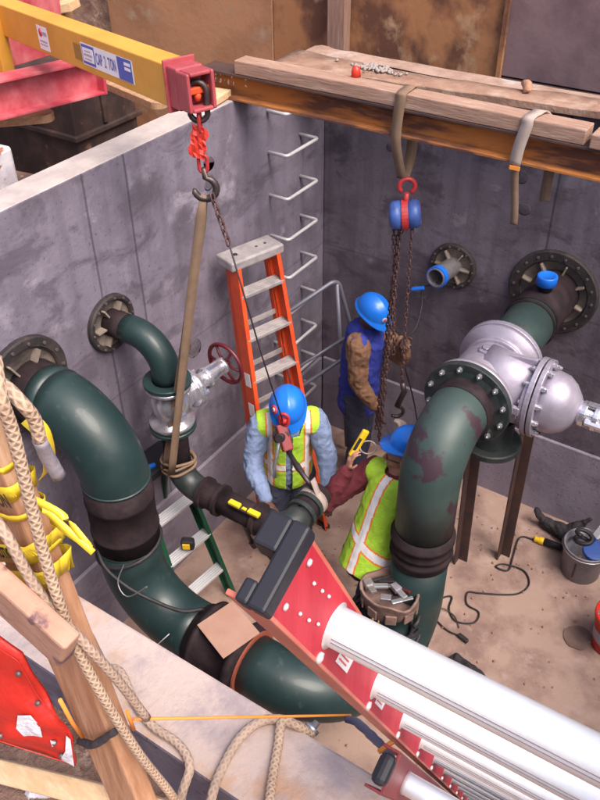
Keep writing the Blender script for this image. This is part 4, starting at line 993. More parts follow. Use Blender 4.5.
def hardhat(parent,c,F,up,label=None,stk=True,s=1.0):
    F=V(F).normalized();up=V(up);up=(up-F*up.dot(F)).normalized();Rr=F.cross(up)
    o=c+up*.045
    b=MB();n=36;rows=[]
    for i in range(13):
        th=PI/2*i/12;row=[]
        for j in range(n):
            ph=2*PI*j/n;rx=.112*math.cos(th)**.85 if i<12 else .0005;ry=.135*math.cos(th)**.85 if i<12 else .0005
            z=.125*math.sin(th)**.95
            x=rx*math.cos(ph);y=ry*math.sin(ph)
            ridge=.007*math.exp(-(x/.018)**2)*math.sin(th)**.6 if i>1 else 0
            row.append(o+Rr*x+F*y+up*(z+ridge))
        rows.append(row)
    k0=len(b.v)
    for r_ in rows:b.v+=r_
    for i in range(12):
        for j in range(n):
            q=(j+1)%n;b.face((k0+i*n+j,k0+i*n+q,k0+(i+1)*n+q,k0+(i+1)*n+j),None,True)
    # brim
    k1=len(b.v)
    for j in range(n):
        ph=2*PI*j/n;fr=max(0,math.sin(ph))**2;e=.012+.042*fr
        b.v.append(o+Rr*((.112+e*.75)*math.cos(ph))+F*((.135+e)*math.sin(ph))-up*(.004+.014*fr))
    k2=len(b.v)
    for j in range(n):
        ph=2*PI*j/n;fr=max(0,math.sin(ph))**2;e=.012+.042*fr
        b.v.append(o+Rr*((.112+e*.75)*math.cos(ph))+F*((.135+e)*math.sin(ph))-up*(.010+.014*fr))
    k3=len(b.v)
    for j in range(n):
        ph=2*PI*j/n;b.v.append(o+Rr*(.106*math.cos(ph))+F*(.129*math.sin(ph))-up*.004)
    for j in range(n):
        q=(j+1)%n;b.face((k0+j,k1+j,k1+q,k0+q),None,True);b.face((k1+j,k2+j,k2+q,k1+q),None,False);b.face((k2+j,k3+j,k3+q,k2+q),None,True)
    h=b.build('hard_hat',M['bluehat'],parent)
    return h,o,Rr,F,up
def hatdisc(h,o,Rr,F,up,az_,elv,r,m,inner=None):
    n=V((0,0,0));x=.112*math.cos(elv)**.85*math.cos(az_);y=.135*math.cos(elv)**.85*math.sin(az_);z=.125*math.sin(elv)
    p=o+Rr*x+F*y+up*z;nn=(Rr*(x/.112**2)+F*(y/.135**2)+up*(z/.125**2)).normalized()
    MB().lathe(p-nn*.001,nn,[(-.004,r),(.003,r*.96),(.0035,0)],24,True).build('sticker',m,h)
    if inner: MB().lathe(p-nn*.0002,nn,[(.0028,r*.45),(.0036,r*.44),(.004,0)],20,True).build('sticker',inner,h)
def person(loc,label,J,F,headF,headUp,skin,shirt,pants,sleeveM=None,vest=None,hands=None,vestopen=False,bare_hand=True,gloves=None):
    Rr,Fv,U=frame(F)
    parts=[];hd=V(J['head']);head(parts,hd,headF,headUp)
    nk=V(J['neck']);ch=V(J['chest']);pv=V(J['pelvis'])
    parts.append(('c',nk-V((0,0,.03)),hd-V(headUp).normalized()*.05,.058,.055,1,None))
    parts.append(('c',ch+(nk-ch)*.45,ch-(nk-ch)*.1,.125,.13,.72,Rr));parts.append(('c',ch,pv,.13,.14,.75,Rr))
    for s in('L','R'):
        sh=V(J['sh'+s]);e=V(J['el'+s]);wr=V(J['wr'+s])
        parts.append(('c',nk-V((0,0,.04)),sh,.05,.055,1,None))
        parts.append(('c',sh,e,.052,.040,1,None));parts.append(('c',e,wr,.040,.027,1,None))
        hi=V(J['hip'+s]);kn=V(J['kn'+s]);an=V(J['an'+s])
        parts.append(('c',hi,kn,.085,.058,1,None));parts.append(('c',kn,an,.056,.040,1,None))
        ft=V(J['ft'+s]);parts.append(('c',an-V((0,0,.03)),ft,.038,.030,1,None))
        hd_=hands[s];
        if not (gloves and s in gloves): hand(parts,wr,hd_[0],hd_[1],hd_[2],thumbside=hd_[3])
    me=blob(parts,.006,3);body=place(me,'person',[skin],None,loc);tag(body,label,'person')
    for s in (gloves or ''):
        pp=[];wr=V(J['wr'+s]);hd_=hands[s];hand(pp,wr,hd_[0],hd_[1],hd_[2],.0125,thumbside=hd_[3]);pp.append(('c',wr-V(hd_[0]).normalized()*.05,wr+V(hd_[0]).normalized()*.02,.042,.034,1,None));place(blob(pp,.006,3),'glove',[M['glove']],body)
    # shirt
    tor=[('c',ch+(nk-ch)*.52,ch-(nk-ch)*.1,.155,.165,.95 if sleeveM else .80,Rr),('c',ch,pv-(ch-pv)*(.4 if sleeveM else .12),.165 if sleeveM else .150,.175 if sleeveM else .165,.95 if sleeveM else .80,Rr),('c',nk-(nk-ch)*.15,nk-(nk-ch)*.05,.07,.066,1,None)]
    arms=[]
    for s in('L','R'):
        sh=V(J['sh'+s]);e=V(J['el'+s]);wr=V(J['wr'+s]);tor.append(('c',nk-V((0,0,.045)),sh,.066,.074,1,None))
        arms+= [('c',sh,e,.080,.067,1,None),('c',e,e.lerp(wr,.93),.067,.050,1,None)]
    if sleeveM:
        for s_ in('L','R'):
            q_=V(J['sh'+s_]);e_=V(J['el'+s_]);tor.append(('c',q_,q_.lerp(e_,.01),.055,.055,1,None))
        for i_ in (0,2):
            a_=arms[i_];arms[i_]=('c',a_[1].lerp(a_[2],.02),a_[2],.088,.070,1,None)
        place(blob(tor,.008,4,.018,8),'jacket',[shirt],body)
        place(blob(arms,.008,4,.018,10),'sleeve',[sleeveM],body)
    else:
        place(blob(tor+arms,.008,4,.012,9),'shirt',[shirt],body)
    # trousers
    tr=[('c',pv,pv-V((0,0,.06)),.150,.150,.8,Rr)]
    for s in('L','R'):
        hi=V(J['hip'+s]);kn=V(J['kn'+s]);an=V(J['an'+s]);tr+=[('c',hi,kn,.105,.080,1,None),('c',kn,an-V((0,0,.01)),.078,.068,1,None)]
    place(blob(tr,.010,5,.010,8),'trousers',[pants],body)
    for s in('L','R'):
        an=V(J['an'+s]);ft=V(J['ft'+s]);place(blob([('c',an,an-V((0,0,.06)),.055,.05,1,None),('c',an-V((0,0,.055)),ft,.048,.045,1,None)],.008,3),'boot',[M['boot']],body)
    if vest:
        vt=[('c',ch+(nk-ch)*.52,ch-(nk-ch)*.1,.164,.174,.84,Rr),('c',ch,pv-(ch-pv)*vest.get('low',.08),.166,.178,.86,Rr)]
        for s in('L','R'): vt.append(('c',nk-V((0,0,.045)),nk.lerp(V(J['sh'+s]),.8)-V((0,0,.01)),.086,.095,1,None))
        vt.append(('c',nk-(nk-ch)*.15,nk-(nk-ch)*.05,.06,.06,1,None))
        me=blob(vt,.006,6,.0045,8)
        ax=(nk-pv).normalized();L=(nk-pv).length
        Fx=(Fv-ax*Fv.dot(ax)).normalized();Rx=Fx.cross(ax)
        bm=bmesh.new();bm.from_mesh(me);kill=[]
        for f in bm.faces:
            p=f.calc_center_median()-pv;z=p.dot(ax)/L;x=p.dot(Rx);y=p.dot(Fx)
            f.material_index=0
            if z<vest.get('bot',-.08) or abs(x)>.205: kill.append(f);continue
            if z>.97 and math.hypot(x,y)<.085: kill.append(f);continue
            if z>.86 and y>0 and abs(x)<.075*(z-.5)/.4: kill.append(f);continue   # V neck
            if vestopen and y>0.02 and abs(x)<.022: kill.append(f);continue
            # arm holes
            if abs(x)>.168 and .45<z<.86 : kill.append(f);continue
            hb=vest.get('band',.30)
            bandz=abs(z-hb-vest.get('tilt',0)*x)
            vb=abs(abs(x)-vest.get('vx',.10)) if (y>0 or vest.get('double')) else abs(x-vest.get('vback',0.0))
            if bandz<.045: f.material_index=1
            elif bandz<.068: f.material_index=2
            if vb<vest.get('vw',.024): f.material_index=1
            elif vb<vest.get('vw',.024)+.011 and f.material_index!=1: f.material_index=2
        bmesh.ops.delete(bm,geom=kill,context='FACES');bm.to_mesh(me);bm.free()
        o=place(me,'safety_vest',[M['hivis'],M['reflect'],M['visorange']],body);md=o.modifiers.new('s','SOLIDIFY');md.thickness=.005;md.offset=0
    return body,Rr,Fv
# worker 1: denim shirt
Z_=V((0,0,1))
F1=V((.62,-.78,0));Rr1,_,_=frame(F1)
nk=V((.735,-1.60,1.475));hd1=nk+V((.045,-.06,.125));pv=V((.675,-1.53,.93))
J=dict(head=hd1,neck=nk,chest=(nk+pv)/2+V((-.0,0,.08)),pelvis=pv,shR=nk+Rr1*.19-Z_*.055,shL=nk-Rr1*.19-Z_*.055)
J['elR']=V((.62,-1.86,1.16));J['wrR']=V((.84,-2.02,1.11));J['elL']=J['shL']+V((.10,-.02,-.28));J['wrL']=J['elL']+V((.10,-.14,-.16))
for s,q in(('R',1),('L',-1)):
    J['hip'+s]=pv+Rr1*(q*.095)-Z_*.05;J['kn'+s]=J['hip'+s]+F1*.05-Z_*.40;J['an'+s]=J['kn'+s]-F1*.04-Z_*.37;J['ft'+s]=J['an'+s]+F1*.15-Z_*.055
J['anR'].z=J['anL'].z=.10;J['ftR'].z=J['ftL'].z=.045
hF=V((.55,-.75,-.55));hU=V((.30,-.42,.9))
b1,_,_=person((.68,-1.53,0),'worker in denim shirt, lime vest and blue hard hat looking down at a pipe',J,F1,hF,hU,M['darkskin'],M['denim'],M['jeans'],vest=dict(band=.30,vx=.125,bot=-.10,vw=.016),hands=dict(R=(V((.8,-.3,-.3)),V((0,-.3,-1)),.5,(0,-1,0)),L=(V((.4,-.8,-.4)),V((0,0,-1)),.6,(0,1,0))),vestopen=True)
h,o_,a1,a2,a3=hardhat(b1,hd1,hF,hU);hatdisc(h,o_,a1,a2,a3,math.radians(25),.55,.030,M['redink'],M['white']);hatdisc(h,o_,a1,a2,a3,math.radians(80),.4,.02,M['greyink'])
# worker 2: blue jacket
F2=V((.97,.22,0)).normalized();Rr2,_,_=frame(F2)
nk=V((.69,-.50,1.55));hd2=nk+V((.05,-.03,.135));pv=V((.66,-.49,.99))
J=dict(head=hd2,neck=nk,chest=(nk+pv)/2+V((0,0,.08)),pevlis=0,pelvis=pv,shR=nk+Rr2*.185-Z_*.055,shL=nk-Rr2*.185-Z_*.055)
J['elR']=J['shR']+V((.02,-.03,-.30));J['wrR']=J['elR']+V((.16,.03,-.19));J['elL']=J['shL']+V((.16,-.10,-.20));J['wrL']=V((1.0,-.52,1.545))
J['elL']=V((.93,-.36,1.28))
for s,q in(('R',1),('L',-1)):
    J['hip'+s]=pv+Rr2*(q*.09)-Z_*.05;J['kn'+s]=J['hip'+s]+F2*.02-Z_*.42;J['an'+s]=J['kn'+s]-F2*.02-Z_*.40;J['an'+s].z=.10;J['ft'+s]=J['an'+s]+F2*.15;J['ft'+s].z=.045
hF=V((.86,-.15,-.42));hU=V((.36,-.05,.93))
b2,_,_=person((.66,-.49,0),'worker in royal blue jacket with brown sleeves standing by the chains',J,F2,hF,hU,M['darkskin'],M['bluecoat'],M['jeans'],sleeveM=M['brownsleeve'],hands=dict(R=(V((.5,-.3,-.8)),V((0.5,1,0)),.5,(1,0,0)),L=(V((.5,-.75,.35)),V((.6,.2,-.6)),.9,(0,0,1))))
h,o_,a1,a2,a3=hardhat(b2,hd2,hF,hU);hatdisc(h,o_,a1,a2,a3,math.radians(75),.35,.022,M['greyink'],M['redink'])
# worker 3: maroon, back to camera
F3=V((.25,.97,0)).normalized();Rr3,_,_=frame(F3)
pv=V((1.52,-1.86,.84));nk=V((1.56,-1.62,1.36));hd3=nk+V((.0,.045,.14))
J=dict(head=hd3,neck=nk,chest=(nk+pv)/2+V((.01,.03,.08)),pelvis=pv,shR=nk+Rr3*.19-Z_*.05,shL=nk-Rr3*.20-Z_*.06)
J['elL']=V((1.19,-1.84,1.13));J['wrL']=V((1.265,-1.72,1.36));J['elR']=J['shR']+V((.02,.20,-.16));J['wrR']=V((1.46,-1.33,1.40))
for s,q in(('R',1),('L',-1)):
    J['hip'+s]=pv+Rr3*(q*.095)-Z_*.05;J['kn'+s]=J['hip'+s]+F3*.16-Z_*.36;J['an'+s]=J['kn'+s]-F3*.10-Z_*.33;J['an'+s].z=.10;J['ft'+s]=J['an'+s]+F3*.15;J['ft'+s].z=.045
hF=V((-.84,-.45,.10));hU=V((.30,.10,.95))
b3,_,_=person((1.42,-1.9,0),'worker in maroon sleeves and striped lime vest seen from behind, holding a yellow tool',J,F3,hF,hU,M['skin'],M['maroon'],M['jeans'],vest=dict(band=.22,vback=.0,bot=-.16,low=.25,tilt=-.7),hands=dict(L=(V((.1,.25,.9)),V((.5,.5,-.1)),.9,(1,0,0)),R=(V((-.3,.3,.6)),V((-1,.2,0)),.8,(0,0,1))),gloves='R')
h,o_,a1,a2,a3=hardhat(b3,hd3+V((.035,.03,.045)),hF,V((.50,.32,.80)));a1,a2,a3=head([],hd3,hF,hU)
# hair & glasses of worker 3
b=MB();gl=hd3+a2*.092+a3*.012
for s in(-1,1): b.tube([gl+a1*(s*.03)+a1*(.02*math.cos(a))+a3*(.015*math.sin(a)) for a in [2*PI*i/16 for i in range(16)]],.0025,6,closed=True)
b.tube([gl-a1*.01,gl+a1*.01],.0025,6)
for s in(-1,1): b.tube([gl+a1*(s*.05),gl+a1*(s*.075)-a2*.09],.0025,6)
b.build('glasses',M['black'],b3)
for bb,hdx,A2,A3,A1 in ((b3,hd3,a2,a3,a1),):
    place(blob([('e',hdx-A2*.03+A3*.015,V((.079,.07,.06)),Matrix((A1,A2,A3)).transposed())],.008,3),'hair',[mat('grey_brown_hair',(.12,.08,.06),.9)],bb)
# yellow tool in the raised hand
t=thing('yellow_level',(1.27,-1.70,1.46),'yellow hand tool with round strap held up in the raised hand','tool')
ta=V((1.265,-1.68,1.44));tb=V((1.31,-1.58,1.60))
MB().bar(ta,tb,.045,.03,(1,-1,0)).build('body',M['toolyellow'],t,bevel=.010)
MB().bar(ta.lerp(tb,.3)+V((.0,-.02,.0)),ta.lerp(tb,.75)+V((.0,-.02,.0)),.02,.01,(1,-1,0)).build('grip',M['black'],t,bevel=.003)
MB().tube([ta.lerp(tb,.45)+V((.055,.03,-.02))+cr*(.05*math.cos(a))+cu*(.04*math.sin(a)) for a in [2*PI*i/24 for i in range(24)]],.005,6,closed=True).build('strap_loop',M['palestrap'],t)
# ---------------------------------------------------------------- loose objects in the pit
t=thing('torpedo_level',(.95,-2.33,zr+.085),'small yellow level resting on the narrow pipe','level')
MB().bar((.84,-2.36,zr+.092),(1.04,-2.36,zr+.092),.035,.016).build('base',M['black'],t,bevel=.002)
for x in (.865,1.005): MB().bar((x-.04,-2.36,zr+.108),(x+.04,-2.36,zr+.108),.036,.022).build('yellow_end',M['toolyellow'],t,bevel=.005)
MB().bar((.92,-2.36,zr+.104),(.95,-2.36,zr+.104),.02,.012).build('vial',M['toolyellow'],t,bevel=.003)
t=thing('pipe_jack',(.85,-2.2,.3),'dark three-rod jack stand beneath the narrow pipe','jack stand')
for x,y in ((.74,-2.16),(.80,-2.10),(.90,-2.08)):
    MB().tube([(x+.02,y-.08,1.2),(x+.06,y+.02,.80)],.014,8).build('rod',M['darksteel'],t)
    MB().lathe((x+.06,y+.02,.80),(.3,.3,-1),[(0,.025),(.05,.025)],6,False).build('rod_end',M['darksteel'],t)
t=thing('tape_measure',(.5,-2.33,.66),'black and yellow tape tool resting on the green ladder step','tool')
MB().box((.385,-2.31,.69),(.09,.06,.08),Matrix.Rotation(.5,3,'Z')).build('case',M['black'],t,bevel=.014)
MB().box((.40,-2.345,.70),(.05,.012,.045),Matrix.Rotation(.5,3,'Z')).build('face',M['toolyellow'],t,bevel=.003)
# cardboard on the coupling
b=MB();c0=V((1.235,-2.94,zl+R+.062));b.box(c0,(.27,.24,.006),Matrix.Rotation(-.35,3,'Z')@Matrix.Rotation(.12,3,'X'))
tag(b.build('cardboard_sheet',M['card'],None,bevel=.001),'brown cardboard square lying on the large left pipe coupling','cardboard')
# bent wires sticking from the left pipe
b=MB();b.tube(smoothpath([(.62,-3.05,1.37),(.72,-3.2,1.42),(.80,-3.22,1.38),(.92,-3.18,1.50)]),.0035,6);b.tube([(.9,-3.35,1.0),(1.05,-3.2,1.22)],.0035,6)
tag(b.build('bent_wire',M['galv']),'thin bent wires sticking up around the large left pipe','wire')
b=MB();b.tube(smoothpath([(.42,-3.06,1.44),(.55,-3.135,1.38),(.70,-3.13,1.30),(.84,-3.08,1.22),(.96,-3.0,1.13),(1.03,-2.90,1.09)],6),.011,8)
tag(b.build('rubber_strap',M['black']),'thin black rubber strap draped along the bend of the big left pipe','strap')
# pipe props left
t=thing('prop_stand',(.25,-3.0,0),'thin dark and white prop under the large left pipe','stand')
MB().bar((.55,-3.08,0),(.55,-3.08,.70),.05,.05).build('post',M['rustdark'],t,bevel=.003)
MB().bar((.45,-3.2,.02),(.95,-2.75,.02),.06,.04).build('foot_bar',M['alu'],t,bevel=.003)
# tool bag on lower pipe elbow
tc=V((1.785,-2.06,.73))
t=thing('tool_bag',tc,'open brown canvas bag full of tools on the lower right pipe','tool bag')
b=MB();n=28;rows=[]
for z,rx,ry in ((0,.14,.12),(.03,.16,.14),(.10,.175,.15),(.155,.18,.155),(.175,.185,.16),(.17,.168,.144),(.10,.155,.13),(.06,.145,.12)):
    k=len(b.v)
    for j in range(n):
        a=2*PI*j/n;ww=1+.05*math.sin(3*a+z*20)+.03*math.sin(7*a);b.v.append(tc+V((rx*ww*math.cos(a),ry*ww*math.sin(a),z+.012*math.sin(4*a)*(z>.1))))
    rows.append(k)
for i in range(len(rows)-1): b.bridge(rows[i],rows[i+1],n)
b.face([rows[0]+i for i in range(n)][::-1]);b.face([rows[-1]+i for i in range(n)])
b.build('bag',M['canvas'],t)
for j in range(9):
    a=2*PI*j/9+.3;p=tc+V((.176*math.cos(a),.152*math.sin(a),.07));MB().box(p,(.07,.014,.08),Matrix.Rotation(a+PI/2,3,'Z')).build('pocket',M['canvas'],t,bevel=.008)
MB().tube(smoothpath([tc+V((-.03,-.15,.05)),tc+V((-.02,-.17,.02)),tc+V((.0,-.165,-.02)),tc+V((.01,-.15,.03))]),.006,6).build('brass_clip',mat('brass',(.6,.38,.1),.4,metal=.7),t)
random.seed(11)
def tool(kind,a,c,m,w=.02):
    a=tc+V(a);c=tc+V(c);o=thing(kind[0],a,kind[1],kind[2])
    MB().bar(a,a.lerp(c,.5),w*1.1,w*.7).build('handle',m[0],o,bevel=.004)
    MB().bar(a.lerp(c,.5),c,w*.8,w*.35).build('shaft',m[1],o,bevel=.002);return o
tool(('chisel','steel chisel with pale handle lying across the tool bag, farthest from the clip','tool'),(-.09,.02,.17),(.09,.10,.20),(M['darksteel'],M['galv']),.035)
tool(('screwdriver','maroon handled screwdriver at the right of the tool bag','tool'),(.12,.03,.19),(-.02,.05,.17),(MM,M['silver']),.03)
tool(('pliers','pale metal pliers across the middle of the tool bag','tool'),(-.10,-.04,.17),(.06,.05,.19),(M['bolt'],M['galv']),.03)
tool(('wrench','wide steel wrench at the front rim of the tool bag','tool'),(-.02,-.09,.17),(.10,-.04,.18),(M['galv'],M['darksteel']),.04)
tool(('putty_knife','flat bright putty knife in the centre of the tool bag','tool'),(.0,.03,.185),(.11,-.02,.18),(M['ducttape'],M['bolt']),.045)
tool(('file','narrow dark file on the left side of the tool bag','tool'),(-.12,-.01,.18),(-.03,.09,.19),(M['black'],M['darksteel']),.02)
tool(('hammer','hammer handle sticking up at the back of the tool bag','tool'),(.02,.11,.13),(.06,.16,.30),(M['plank'],M['darksteel']),.03)
tool(('trowel','broad grey trowel blade at the left rim of the tool bag','tool'),(-.15,-.03,.18),(-.06,-.10,.20),(M['galv'],M['galv']),.05)
tool(('spirit_vial','small silver bar across the right rim of the tool bag','tool'),(.06,-.10,.185),(.15,.0,.19),(M['bolt'],M['galv']),.028)
# black hose coil below the bag
b=MB();pts=[]
for i in range(150):
    a=i*2*PI/26;rr=.20+.035*math.sin(i*.37);pts.append(V((1.77+rr*math.cos(a),-2.08+rr*.85*math.sin(a),.715-.012*(i/26)*3+.018*math.sin(i*.9)-.035*abs(math.cos(a)))))
b.tube(pts,.013,8);tag(b.build('cable_coil',M['black']),'coil of black cable lying under the brown tool bag','cable')
# bucket, bags, cords on floor
c=V((2.60,-.46,0))
t=thing('clear_bucket',c,'cloudy grey bucket holding hoses and a blue reel by the back wall','bucket')
MB().lathe(c,(0,0,1),[(0,.135),(.01,.14),(.27,.16),(.285,.168),(.295,.168),(.295,.158),(.02,.13),(.02,.001)],40,True).build('shell',M['clearplastic'],t)
MB().tube([c+V((.17*math.cos(a),.17*math.sin(a),.27)) for a in [2*PI*i/40 for i in range(40)]],.006,6,closed=True).build('rim',M['galv'],t)
MB().box(c+V((-.02,-.152,.14)),(.012,.012,.14)).build('handle_bracket',M['darksteel'],t)
b=MB();b.lathe(c+V((.06,-.01,.25)),(.1,-.15,1),[(0,.085),(.035,.085),(.035,.03),(.0351,.001)],28);o=tag(b.build('blue_reel',mat('dull_blue',(.03,.08,.30),.5),None,bevel=.004),'blue reel of tape lying inside the cloudy bucket','reel')
b=MB();b.tube([c+V((-.04+.06*math.cos(a*1.0),.03+.05*math.sin(a),.24+.012*a)) for a in [i*.4 for i in range(28)]],.016,8);tag(b.build('hose',M['black']),'black hose coiled in the cloudy bucket','hose')
t=thing('brush',c+V((.03,.08,.25)),'long brush with blue white label standing in the cloudy bucket','brush')
MB().bar(c+V((.0,.06,.22)),c+V((.10,.16,.55)),.05,.02).build('handle',M['black'],t,bevel=.004)
MB().bar(c+V((.03,.078,.32)),c+V((.055,.108,.40)),.053,.024).build('label',M['white'],t,bevel=.002)
MB().bar(c+V((.02,.068,.28)),c+V((.03,.078,.318)),.054,.024).build('label',M['blueink'],t,bevel=.002)
p0=V((2.33,-.20,.0));me=blob([('c',p0+V((-.12,.02,.05)),p0+V((.16,-.02,.06)),.055,.085,.8,(0,0,1)),('c',p0+V((-.14,.0,.1)),p0+V((-.20,.02,.15)),.035,.02,1,None),('c',p0+V((.1,.02,.1)),p0+V((.20,.05,.24)),.05,.02,1,None)],.009,4,.012,12)
tag(place(me,'black_bag',[M['blackcloth']],None,p0),'crumpled black cloth bag on the floor against the back wall','bag')
p0=V((2.26,-1.72,.0));me=blob([('c',p0+V((-.10,0,.04)),p0+V((.08,-.03,.05)),.055,.05,.8,(0,0,1)),('c',p0+V((.10,-.05,.03)),p0+V((.22,-.12,.03)),.045,.035,1,None)],.008,4,.014,14)
tag(place(me,'black_glove',[M['blackcloth']],None,p0),'crumpled dark cloth on the floor above the ladder rungs','cloth')
t=thing('power_cable',(2.1,-.7,0),'dark extension cord with yellow plug snaking over the floor','cord')
fl=[(2.32,-.33),(2.20,-.36),(2.10,-.40),(2.13,-.62),(2.15,-.76),(2.06,-.78),(2.10,-.72),(2.25,-.70),(2.33,-.80),(2.30,-.92),(2.20,-1.00),(2.05,-1.08),(1.98,-1.12),(2.02,-1.22),(2.12,-1.24),(2.13,-1.34),(2.02,-1.40),(1.93,-1.33),(1.90,-1.22),(1.84,-1.28),(1.83,-1.42),(1.98,-1.50),(2.10,-1.50)]
MB().tube(smoothpath([(x,y,.012) for x,y in fl],6),.0065,6).build('cable',M['black'],t)
MB().bar((2.08,-1.50,.02),(2.16,-1.52,.02),.03,.03).build('plug',M['black'],t,bevel=.006)
MB().lathe((2.20,-.36,.025),(1,.12,0),[(0,.018),(.01,.026),(.03,.022),(.04,.03),(.07,.03),(.085,.02)],16).build('yellow_plug',M['toolyellow'],t)
MB().tube([(2.28,-.35,.03),(2.42,-.36,.05)],.028,12).build('tool_body',M['black'],t)
MB().tube(smoothpath([(1.75,-1.55,.02),(1.86,-1.38,.03),(1.98,-1.36,.012),(2.06,-1.44,.012)]),.004,6).build('tan_lead',M['boot'],t)
c=V((2.985,-1.0,0))
t=thing('red_bucket',c,'bright red plastic bucket at the right edge on the floor','bucket')
MB().lathe(c,(0,0,1),[(0,.115),(.30,.145),(.30,.155),(.34,.155),(.34,.14),(.02,.11),(.02,.001)],36).build('shell',M['bucketred'],t)
MB().lathe(c+V((0,0,.1)),(0,0,1),[(0,.1265),(.11,.1375)],36,capa=False,capb=False).build('label_band',M['greyink'],t)
MB().box(c+V((-.13,-.05,.32)),(.03,.03,.03)).build('handle_lug',M['galv'],t,bevel=.005)
b=MB();n=40;k=len(b.v)
for j in range(n):
    a=2*PI*j/n;b.v.append(V((2.79,-1.06,.011))+V((math.cos(a),math.sin(a),0))*(.10*(1+.12*noise.noise(V((math.cos(a)*1.5,math.sin(a)*1.5,0))))))
b.face(range(n));struct(b.build('damp_patch',M['damp']))
# scraps/pebbles on floor
random.seed(21);b=MB()
for i in range(520):
    x=random.uniform(.3,3.6);y=random.uniform(-3.2,-.1);r=random.uniform(.003,.010)*(2 if random.random()<.05 else 1);b.ball((x,y,.008+r*.4),r,6,4,(1,1.2,.6))
o=b.build('floor_debris',M['clod']);o['kind']='stuff';tag(o,'scattered clay crumbs and grit over the vault floor','debris')
# ---------------------------------------------------------------- foreground: posts, ropes, tape
b=MB();b.bar((2.489,-4.60,3.05),(2.322,-4.60,4.30),.04,.095,(1,0,.139));b.jitter(.002,4)
tag(b.build('wooden_post',M['post'],None,bevel=.004),'orange tan upright wooden post wrapped in yellow tape','post')
t=thing('caution_tape',(2.37,-4.60,3.95),'yellow caution tape with black letters wound round the wooden post','tape')
def pc_(z): return V((2.489-(z-3.05)*.1336,-4.60,z))
def turn(z0,tilt,w0,lift=.003,seed=0):
    pts=[];c=pc_(z0);hx=.0475+lift;hy=.021+lift
    for k in range(44):
        a=2*PI*k/44;ca=math.cos(a);sa=math.sin(a)
        x=hx*math.copysign(abs(ca)**.45,ca);y=hy*math.copysign(abs(sa)**.45,sa)
        pts.append(c+V((x,y,x*tilt+.003*noise.noise(V((x*40,y*40+seed*3,seed))))))
    pts.append(pts[0]);b=MB();sd=(.133,0,1)
    b.ribbon(pts,sd,w0,.0008,ws=[w0*(.92+.18*noise.noise(V((i*.3,seed*5,0)))) for i in range(len(pts))]);return b
for i,(z0,tl,w0) in enumerate(((4.185,.35,.012),(4.205,-.1,.010),(4.145,.42,.030),(4.11,.3,.012),(4.03,.55,.022),(3.985,.62,.040),(4.045,.2,.012))):
    turn(z0,tl,w0,.002+.0015*i,i).build('tape_turn',M['caution'],t)
# lettering on front (-y) and right (+x) faces
tx=V((1,0,.42)).normalized();tz=V((-.42,0,1)).normalized()
text('CAUTION',.030,pc_(4.145)+V((-.012,-.034,-.016)),tx,tz,M['ink'],t,sx=.60,bold=.0012)
turn(4.045,.5,.034,.013,9).build('tape_turn',M['caution'],t)
tx=V((1,0,.5)).normalized();tz=V((-.5,0,1)).normalized()
text('CAUTION',.026,pc_(4.045)+V((-.030,-.036,-.024)),tx,tz,M['ink'],t,sx=.58,bold=.001)
k0=V((2.412,-4.612,4.165))
for i,(e,mm) in enumerate(((V((2.497,-4.600,4.112)),V((2.462,-4.60,4.145))),(V((2.493,-4.595,4.100)),V((2.447,-4.60,4.118))),(V((2.505,-4.602,4.106)),V((2.47,-4.605,4.128))))):
    b=MB();pp=smoothpath([k0,k0.lerp(mm,.5)+V((0,0,.004)),mm,e],6)
    b.ribbon(pp,[(cr*math.cos(.8*i+q*.18)+cu*math.sin(.8*i+q*.18)) for q in range(len(pp))],.009,.0008).build('loose_tail',M['caution'],t)
b=MB();pp=smoothpath([V((2.405,-4.577,4.27)),V((2.425,-4.575,4.25)),V((2.422,-4.575,4.20)),V((2.405,-4.577,4.17))],5);b.ribbon(pp,(0,1,0.2),.022,.0008).build('loose_tail',M['caution'],t)
# diagonal brace board and lower board
b=MB();b.bar((2.0,-4.675,4.19),(2.490,-4.665,3.955),.03,.105,(.3,-.1,1));b.jitter(.003,5)
tag(b.build('brace_board',M['brace'],None,bevel=.005),'dirt-smeared brace board nailed across the wooden post','board')
b=MB();b.bar((2.05,-4.66,3.18),(2.72,-4.53,3.42),.045,.09,(0,-.5,1))
tag(b.build('toe_board',M['newwood'],None,bevel=.005),'fresh pale board at the foot of the wooden post','board')
# ropes
def rope(name,pts,r,m,label,tape=None):
    t=thing(name,pts[-1],label,'rope');MB().tube(smoothpath(pts,8),r,12).build('rope_strand',m,t)
    if tape: MB().tube(smoothpath(tape,4),r*1.12,12).jitter(.0015,60).build('taped_end',M['ducttape'],t)
    return t
rope('rope',[(2.33,-4.60,4.335),(2.374,-4.6,4.342),(2.412,-4.6,4.337),(2.436,-4.6,4.322),(2.437,-4.59,4.292),(2.437,-4.59,4.258)],.0086,M['rope'],'braided tan rope end bound with silver tape hanging over the post',[(2.437,-4.59,4.258),(2.437,-4.585,4.223),(2.443,-4.58,4.192)])
rope('rope',[(2.44,-4.62,4.40),(2.47,-4.645,4.378),(2.468,-4.642,4.326),(2.462,-4.64,4.26),(2.455,-4.638,4.187),(2.452,-4.638,4.103),(2.455,-4.638,4.002),(2.462,-4.635,3.901),(2.479,-4.625,3.774),(2.497,-4.6,3.591),(2.513,-4.56,3.385),(2.52,-4.54,3.2)],.0080,M['rope'],'long braided tan rope running down the right side of the post')
rope('rope',[(2.36,-4.655,4.22),(2.375,-4.655,4.176),(2.408,-4.654,4.127),(2.422,-4.650,4.054),(2.445,-4.645,3.99),(2.475,-4.63,3.92),(2.488,-4.60,3.80),(2.49,-4.565,3.65)],.0076,M['ropepale'],'pale grey braided rope crossing the lower yellow tape on the post')
